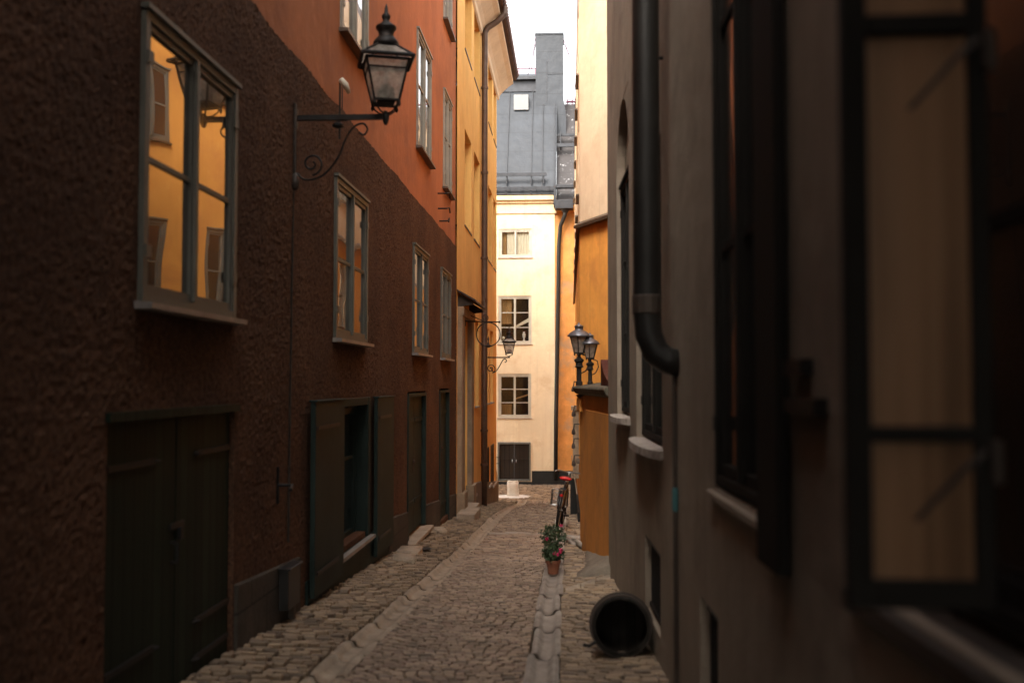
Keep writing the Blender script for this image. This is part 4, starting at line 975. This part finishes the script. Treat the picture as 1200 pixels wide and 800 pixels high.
# barrel lying against the dark wall
br = thing('barrel', (.36, 7.35, gz(.36, 7.35)), 'dark open ended barrel lying on its side against the grey house wall', 'barrel')
ax = Matrix.Rotation(R(-90), 3, 'X'); ax = Matrix.Rotation(R(-2), 3, 'Z') @ Matrix.Rotation(R(-9), 3, 'X') @ ax
cz = gz(.36, 7.35) + .235
m = MB(); L = .40
m.lathe((.36, 7.2, cz), [(.183, .006), (.205, 0), (.210, .02), (.223, .12), (.223, .26), (.20, L), (0, L)], 30, axis=ax); m.f.pop(-2); m.mi.pop(-1); m.build('barrel_body', M['barrel'], br, smooth=True)
m = MB(); m.lathe((.36, 7.2, cz), [(0, L - .03), (.17, L - .03), (.20, .2), (.197, .1), (.182, .004)], 30, axis=ax); m.f.pop(-1); m.mi.pop(-1); m.build('barrel_inside', M['barrel'], br, smooth=True)
for t, r_ in ((.035, .213), (.16, .225), (.33, .216)):
    m = MB(); m.lathe((.36, 7.2, cz), [(r_ - .004, t - .02), (r_ + .005, t - .02), (r_ + .008, t + .02), (r_ - .004, t + .02)], 30, axis=ax); del m.f[-2:]; del m.mi[-2:]; m.build('hoop', M['iron_brown'], br)
m = MB(); m.tube([(.20, 7.22, cz - .1), (.13, 7.16, cz - .13), (.09, 7.15, cz - .12)], .014, 6); m.build('handle', M['iron'], br)
# stone apron at wall foot
m = MB(); rows = []
N = 14
for i in range(N + 1):
    t = i / N; y = 11.5 + 2.9 * t; wx = (.46 - .11 * (y - 12.45)) if y > 12.4 else Rx(y)
    w_ = .42 * (1 - t) ** .9 + .03; h_ = .13 * (1 - t) ** .6 * min(1, t * 6 + .3) + .02
    for u in (0, .33, .66, 1):
        x = wx + .02 - (w_) * u; rows.append((x + .02 * noise.noise((u * 4, y * 3, 0)), y - .25 * u * (1 - t), gz(x, y) + h_ * (1 - u) ** 1.3 + .012 + .045 * noise.noise((u * 3, y * 4, 5)) * (1 - t)))
m.add(rows, [(4 * i + k, 4 * i + k + 1, 4 * i + 5 + k, 4 * i + 4 + k) for i in range(N) for k in range(3)])
m.add([(r_[0], r_[1], r_[2] - .25) for r_ in rows], [(4 * i + k, 4 * i + k + 1, 4 * i + 5 + k, 4 * i + 4 + k) for i in range(N) for k in range(3)])
b0 = 0; nR = len(rows)
m.f += [(4 * i + 3, 4 * i + 7, nR + 4 * i + 7, nR + 4 * i + 3) for i in range(N)] + [(k, k + 1, nR + k + 1, nR + k) for k in range(3)]; m.mi += [0] * (N + 3)
tag(m.build('corner_guard', M['grey_plinth'], smooth=True), 'sloping grey stone apron spread along the foot of the orange wall', 'stone guard')
# cross runnel from the wall to the gutter
def cf(x): return 10.75 + 1.3 * x
mb = MB(); x = -.06
while x < .42:
    L = .17; nu = 7; vs = []
    for j in range(4):
        for i in range(nu):
            u = i / (nu - 1) * 2 - 1; xx = x + .006 + (L - .012) * j / 3; y = cf(xx) + u * .16
            vs.append((xx, y, gz(xx, y) - .05 * (abs(u) > .99) + .004 - .03 * (1 - min(1, abs(u) / .6) ** 2) + .005 * noise.noise((xx * 9, y * 7, 2))))
    mb.add(vs, [(j * nu + i, j * nu + i + 1, (j + 1) * nu + i + 1, (j + 1) * nu + i) for j in range(3) for i in range(nu - 1)]); x += L
tag(mb.build('gutter_branch', M['gutter'], smooth=True, recalc=False), kind='structure')
for i, (x, y, a, L_) in enumerate(((.03, 15.6, .25, .55), (.13, 15.3, .3, .5), (.02, 16.5, 1.2, .34))):
    tag(rough_block('loose_stone', M['gutter2'], x, y, .085 if i < 2 else .16, L_, gz(x, y) - .02, gz(x, y) + .07, a, .008, cuts=1), ['pale loose kerb stone beside the bicycle, left of the pair', 'pale loose kerb stone beside the bicycle, touching the orange wall', 'squarish pale stone behind the pair of kerb stones'][i], 'stone', 'loose pale stones at the wall foot')
for i, (x, y, sx, sy) in enumerate(((-2.2, 13.6, .30, .55), (-2.12, 12.7, .28, .4), (-2.27, 17.2, .22, .5))):
    tag(rough_block('stone_slab', M['gutter'], x, y, sx, sy, gz(x, y) - .06, gz(x, y) + .05, .15 * i, .014, cuts=2), ['flat pale slab by the plinth with a dark hole beside it', 'nearest flat pale slab set among the verge cobbles', 'farthest flat slab against the plinth of the red house'][i], 'slab', 'flat slabs along the left verge')
m = MB(); m.lathe((-2.06, 14.05, gz(-2.06, 14.05) + .03), [(.0, 0), (.10, .0), (.11, .012), (.0, .014)], 14); tag(m.build('drain_cover', M['pipe_dark']), 'small dark drain opening beside the flat pale slab', 'drain')

# flower pots
def leafy(n, c, rx, rz, size, mb):
    for _ in range(n):
        while True:
            v = Vector((random.uniform(-1, 1), random.uniform(-1, 1), random.uniform(-1, 1)))
            if v.length < 1: break
        v *= (.55 + .45 * random.random()) / max(.35, v.length) if random.random() < .6 else 1
        p = Vector(c) + Vector((v.x * rx, v.y * rx, v.z * rz)) * (1 + .25 * noise.noise(v * 3))
        d = Vector((random.gauss(0, 1), random.gauss(0, 1), random.gauss(.3, .8))).normalized(); s1 = size * random.uniform(.6, 1.3)
        t = d.orthogonal().normalized(); t.rotate(Matrix.Rotation(random.random() * 6.3, 3, d)); w = d.cross(t)
        mb.add([p - t * s1, p + w * s1 * .45 + d * s1 * .1, p + t * s1, p - w * s1 * .45 + d * s1 * .1], [(0, 1, 2, 3)])
def pot(x, y, pr, phh, fr, fz, fh_, label, flowers):
    z = gz(x, y) + .01
    r = thing('flower_pot', (x, y, z), label, 'flower pot', 'flower pots on the gutter')
    m = MB(); m.lathe((x, y, z), [(pr * .68, 0), (pr * .95, phh * .8), (pr * 1.08, phh * .8), (pr * 1.1, phh), (pr * .95, phh), (pr * .9, phh * .85), (0, phh * .85)], 20); m.build('pot', M['terracotta'], r, smooth=False)
    m = MB(); leafy(760, (x, y, z + fh_), fr * 1.1, fz * 1.05, .022, m)
    m.build('foliage', M['leaf'], r, recalc=False)
    for fx, fzz in flowers:
        m = MB(); leafy(26, (x + fx, y - fr * .85, z + fzz), .022, .02, .014, m); m.build('flower', M['petal'], r, recalc=False)
pot(-.205, 11.85, .085, .16, .125, .10, .235, 'terracotta pot with pink flowers, the nearer one on the gutter', [(.02, .25), (.085, .27), (.05, .24), (.10, .29)])
pot(-.215, 12.55, .11, .17, .155, .14, .36, 'darker leafier flower pot standing just behind the front one', [(.10, .52), (-.075, .36)])

# bicycle
bk = thing('bicycle', (-.2, 18.9, G(18.9)), 'black bicycle with red saddle leaning by the orange house wall', 'bicycle')
lean = R(9); yw = R(4)
def BP(l, h, w=0):     # l along bike, h up, w sideways
    v = Vector((w * math.cos(lean) + h * math.sin(lean), l, h * math.cos(lean) - w * math.sin(lean)))
    v.rotate(Matrix.Rotation(-yw, 3, 'Z')); p = Vector((-.24, 18.1, 0)) + v; p.z = G(18.1) + .05 + v.z - .062 * (v.y); return p
def wheel(l, name='wheel'):
    m = MB(); m.tube([BP(l + .325 * math.cos(a), .34 + .325 * math.sin(a)) for a in [2 * math.pi * k / 36 for k in range(36)]], .024, 8, closed=True)
    o = m.build('wheel', M['rubber'], bk, smooth=True)
    m = MB(); m.tube([BP(l + .30 * math.cos(a), .34 + .30 * math.sin(a)) for a in [2 * math.pi * k / 36 for k in range(36)]], .011, 6, closed=True)
    for k in range(18):
        a = 2 * math.pi * k / 18; m.tube([BP(l + .02 * math.cos(a + 1), .34 + .02 * math.sin(a + 1), .02 * (-1) ** k), BP(l + .30 * math.cos(a), .34 + .30 * math.sin(a))], .002, 4)
    m.tube([BP(l, .34, -.05), BP(l, .34, .05)], .016, 8); m.build('rim', M['steel'], o)
    m = MB(); m.tube([BP(l + .355 * math.cos(a), .34 + .355 * math.sin(a)) for a in [R(0 + 175 * k / 16) for k in range(17)]], .022, 6); m.build('mudguard', M['bike'], bk, smooth=True)
wheel(0); wheel(1.08)
m = MB()
m.tube([BP(.44, .30), BP(.30, .80)], .016, 8); m.tube([BP(.44, .30), BP(.92, .66)], .017, 8); m.tube([BP(.33, .70), BP(.90, .80)], .014, 8); m.tube([BP(.93, .62), BP(.88, .93)], .018, 8)
for w in (-.05, .05): m.tube([BP(0, .34, w), BP(.44, .30, w * .5)], .009, 6); m.tube([BP(0, .34, w), BP(.32, .74, w * .4)], .009, 6); m.tube([BP(1.08, .34, w), BP(.95, .62, w * .8)], .011, 6)
m.build('frame', M['bike'], bk, smooth=True)
m = MB(); m.tube([BP(.70, .98, -.27), BP(.80, 1.02, -.2), BP(.90, 1.0, -.05), BP(.90, 1.0, .05), BP(.80, 1.02, .2), BP(.70, .98, .27)], .012, 8); m.tube([BP(.89, .9), BP(.9, 1.0)], .012, 8); hb = m.build('handlebar', M['steel'], bk, smooth=True)
for w in (-.27, .27): 
    m = MB(); m.tube([BP(.72, .985, w * .98), BP(.6, .965, w)], .018, 8); m.build('grip', M['rubber'], hb)
m = MB(); prof = [(.12, .095, .0), (.16, .12, .03), (.24, .10, .04), (.33, .05, .035), (.40, .03, .02)]
vs = []
for l, w, h in prof:
    for k in range(10):
        a = 2 * math.pi * k / 10; vs.append(BP(l, .90 + .028 * math.sin(a) + h * .4, w * math.cos(a)))
m.add(vs, [(10 * i + k, 10 * i + (k + 1) % 10, 10 * i + 10 + (k + 1) % 10, 10 * i + 10 + k) for i in range(4) for k in range(10)] + [tuple(range(10)), tuple(range(40, 50))]); m.build('saddle', M['red_saddle'], bk, smooth=True)
m = MB()
for w in (-.06, .06): m.tube([BP(-.22, .72, w), BP(.26, .74, w)], .006, 6); m.tube([BP(0, .36, w), BP(-.1, .72, w)], .005, 6)
for k in range(4): m.tube([BP(-.2 + k * .13, .725, -.06), BP(-.2 + k * .13, .725, .06)], .005, 6)
m.build('rack', M['bike'], bk)
m = MB()
for l in [-.2 + .035 * k for k in range(12)]: m.tube([BP(l, .70, -.06), BP(l, .42, -.06), BP(l, .42, -.17), BP(l, .70, -.19)], .005, 4)
for h in (.42, .49, .56, .63, .70): m.tube([BP(-.2, h, -.06), BP(-.2, h, -.18), BP(.185, h, -.18), BP(.185, h, -.06)], .007, 4, closed=True)
m.build('basket', M['steel'], bk)
m = MB(); m.tube([BP(.36, .30, .07), BP(.52, .30, .07)], .008, 6); m.lathe(BP(.44, .30, .07), [(.0, -.08), (.02, -.07), (.02, .07)], 8); m.box(WORLD, BP(.34, .2).x + .06, BP(.34, .2).x + .16, BP(.34, .2).z, BP(.34, .2).z + .03, BP(.34, .2).y, BP(.34, .2).y + .08); m.build('pedal', M['bike'], bk)
for w in (-.035, .035):
    m = MB(); pts = [BP(.1, .40, w)] + [BP(.36 * math.cos(a), .34 + .36 * math.sin(a), w) for a in [R(40 + 125 * k / 12) for k in range(13)]]; m.prism(pts, (.004, 0, 0)); m.build('skirt_guard', M['bike'], bk)
m = MB(); m.tube([BP(.78, .80, -.02), BP(.86, .86, 0), BP(.98, .86, 0)], .03, 8); m.build('head_lamp', M['steel'], bk)
m = MB(); m.lathe(BP(-.24, .62), [(.0, -.02), (.03, -.02), (.03, .02), (0, .02)], 10); m.build('rear_light', M['red_saddle'], bk)

# ------------------------------------------------------------------ light, sky, camera
W = bpy.data.worlds.new('World'); S.world = W; W.use_nodes = True
nt = W.node_tree; bg = nt.nodes['Background']
sky = nt.nodes.new('ShaderNodeTexSky'); sky.sky_type = 'NISHITA'; sky.sun_disc = False
EL, AZ = R(44), R(198)
sky.sun_elevation = EL; sky.sun_rotation = AZ; sky.air_density = 1.0; sky.dust_density = 4.0; sky.ozone_density = 1.0
hs = nt.nodes.new('ShaderNodeHueSaturation'); hs.inputs['Saturation'].default_value = .28
nt.links.new(sky.outputs[0], hs.inputs['Color'])
wm = nt.nodes.new('ShaderNodeMix'); wm.data_type = 'RGBA'; wm.blend_type = 'MULTIPLY'; wm.inputs[0].default_value = 1; wm.inputs[7].default_value = (1, .965, .90, 1)
nt.links.new(hs.outputs[0], wm.inputs[6]); nt.links.new(wm.outputs[2], bg.inputs['Color'])
bg.inputs['Strength'].default_value = .15
sd = bpy.data.lights.new('sun', 'SUN'); sd.energy = .8; sd.angle = R(24); sd.color = (1, .93, .82)
so = bpy.data.objects.new('sun', sd); COL.objects.link(so)
dv = Vector((-math.sin(AZ) * math.cos(EL), -math.cos(AZ) * math.cos(EL), -math.sin(EL)))
so.rotation_euler = dv.to_track_quat('-Z', 'Y').to_euler(); so.location = (0, 0, 30)

cam = bpy.data.cameras.new('camera'); co = bpy.data.objects.new('camera', cam); COL.objects.link(co); S.camera = co
cam.lens = 35; cam.sensor_width = 36; cam.clip_start = .05; cam.clip_end = 1500
co.location = (0, 0, 1.6); co.rotation_euler = (R(90) + math.atan(47 / 1166.7), 0, math.atan(68 / 1166.7))
cam.dof.use_dof = True; cam.dof.focus_distance = 22; cam.dof.aperture_fstop = 1.3
S.view_settings.view_transform = 'Standard'; S.view_settings.look = 'None'; S.view_settings.gamma = 1
S.view_settings.exposure = 2.3
S.cycles.use_denoising = True
S.cycles.max_bounces = 10; S.cycles.diffuse_bounces = 7; S.cycles.glossy_bounces = 4; S.cycles.transparent_max_bounces = 12
S.cycles.sample_clamp_indirect = 6
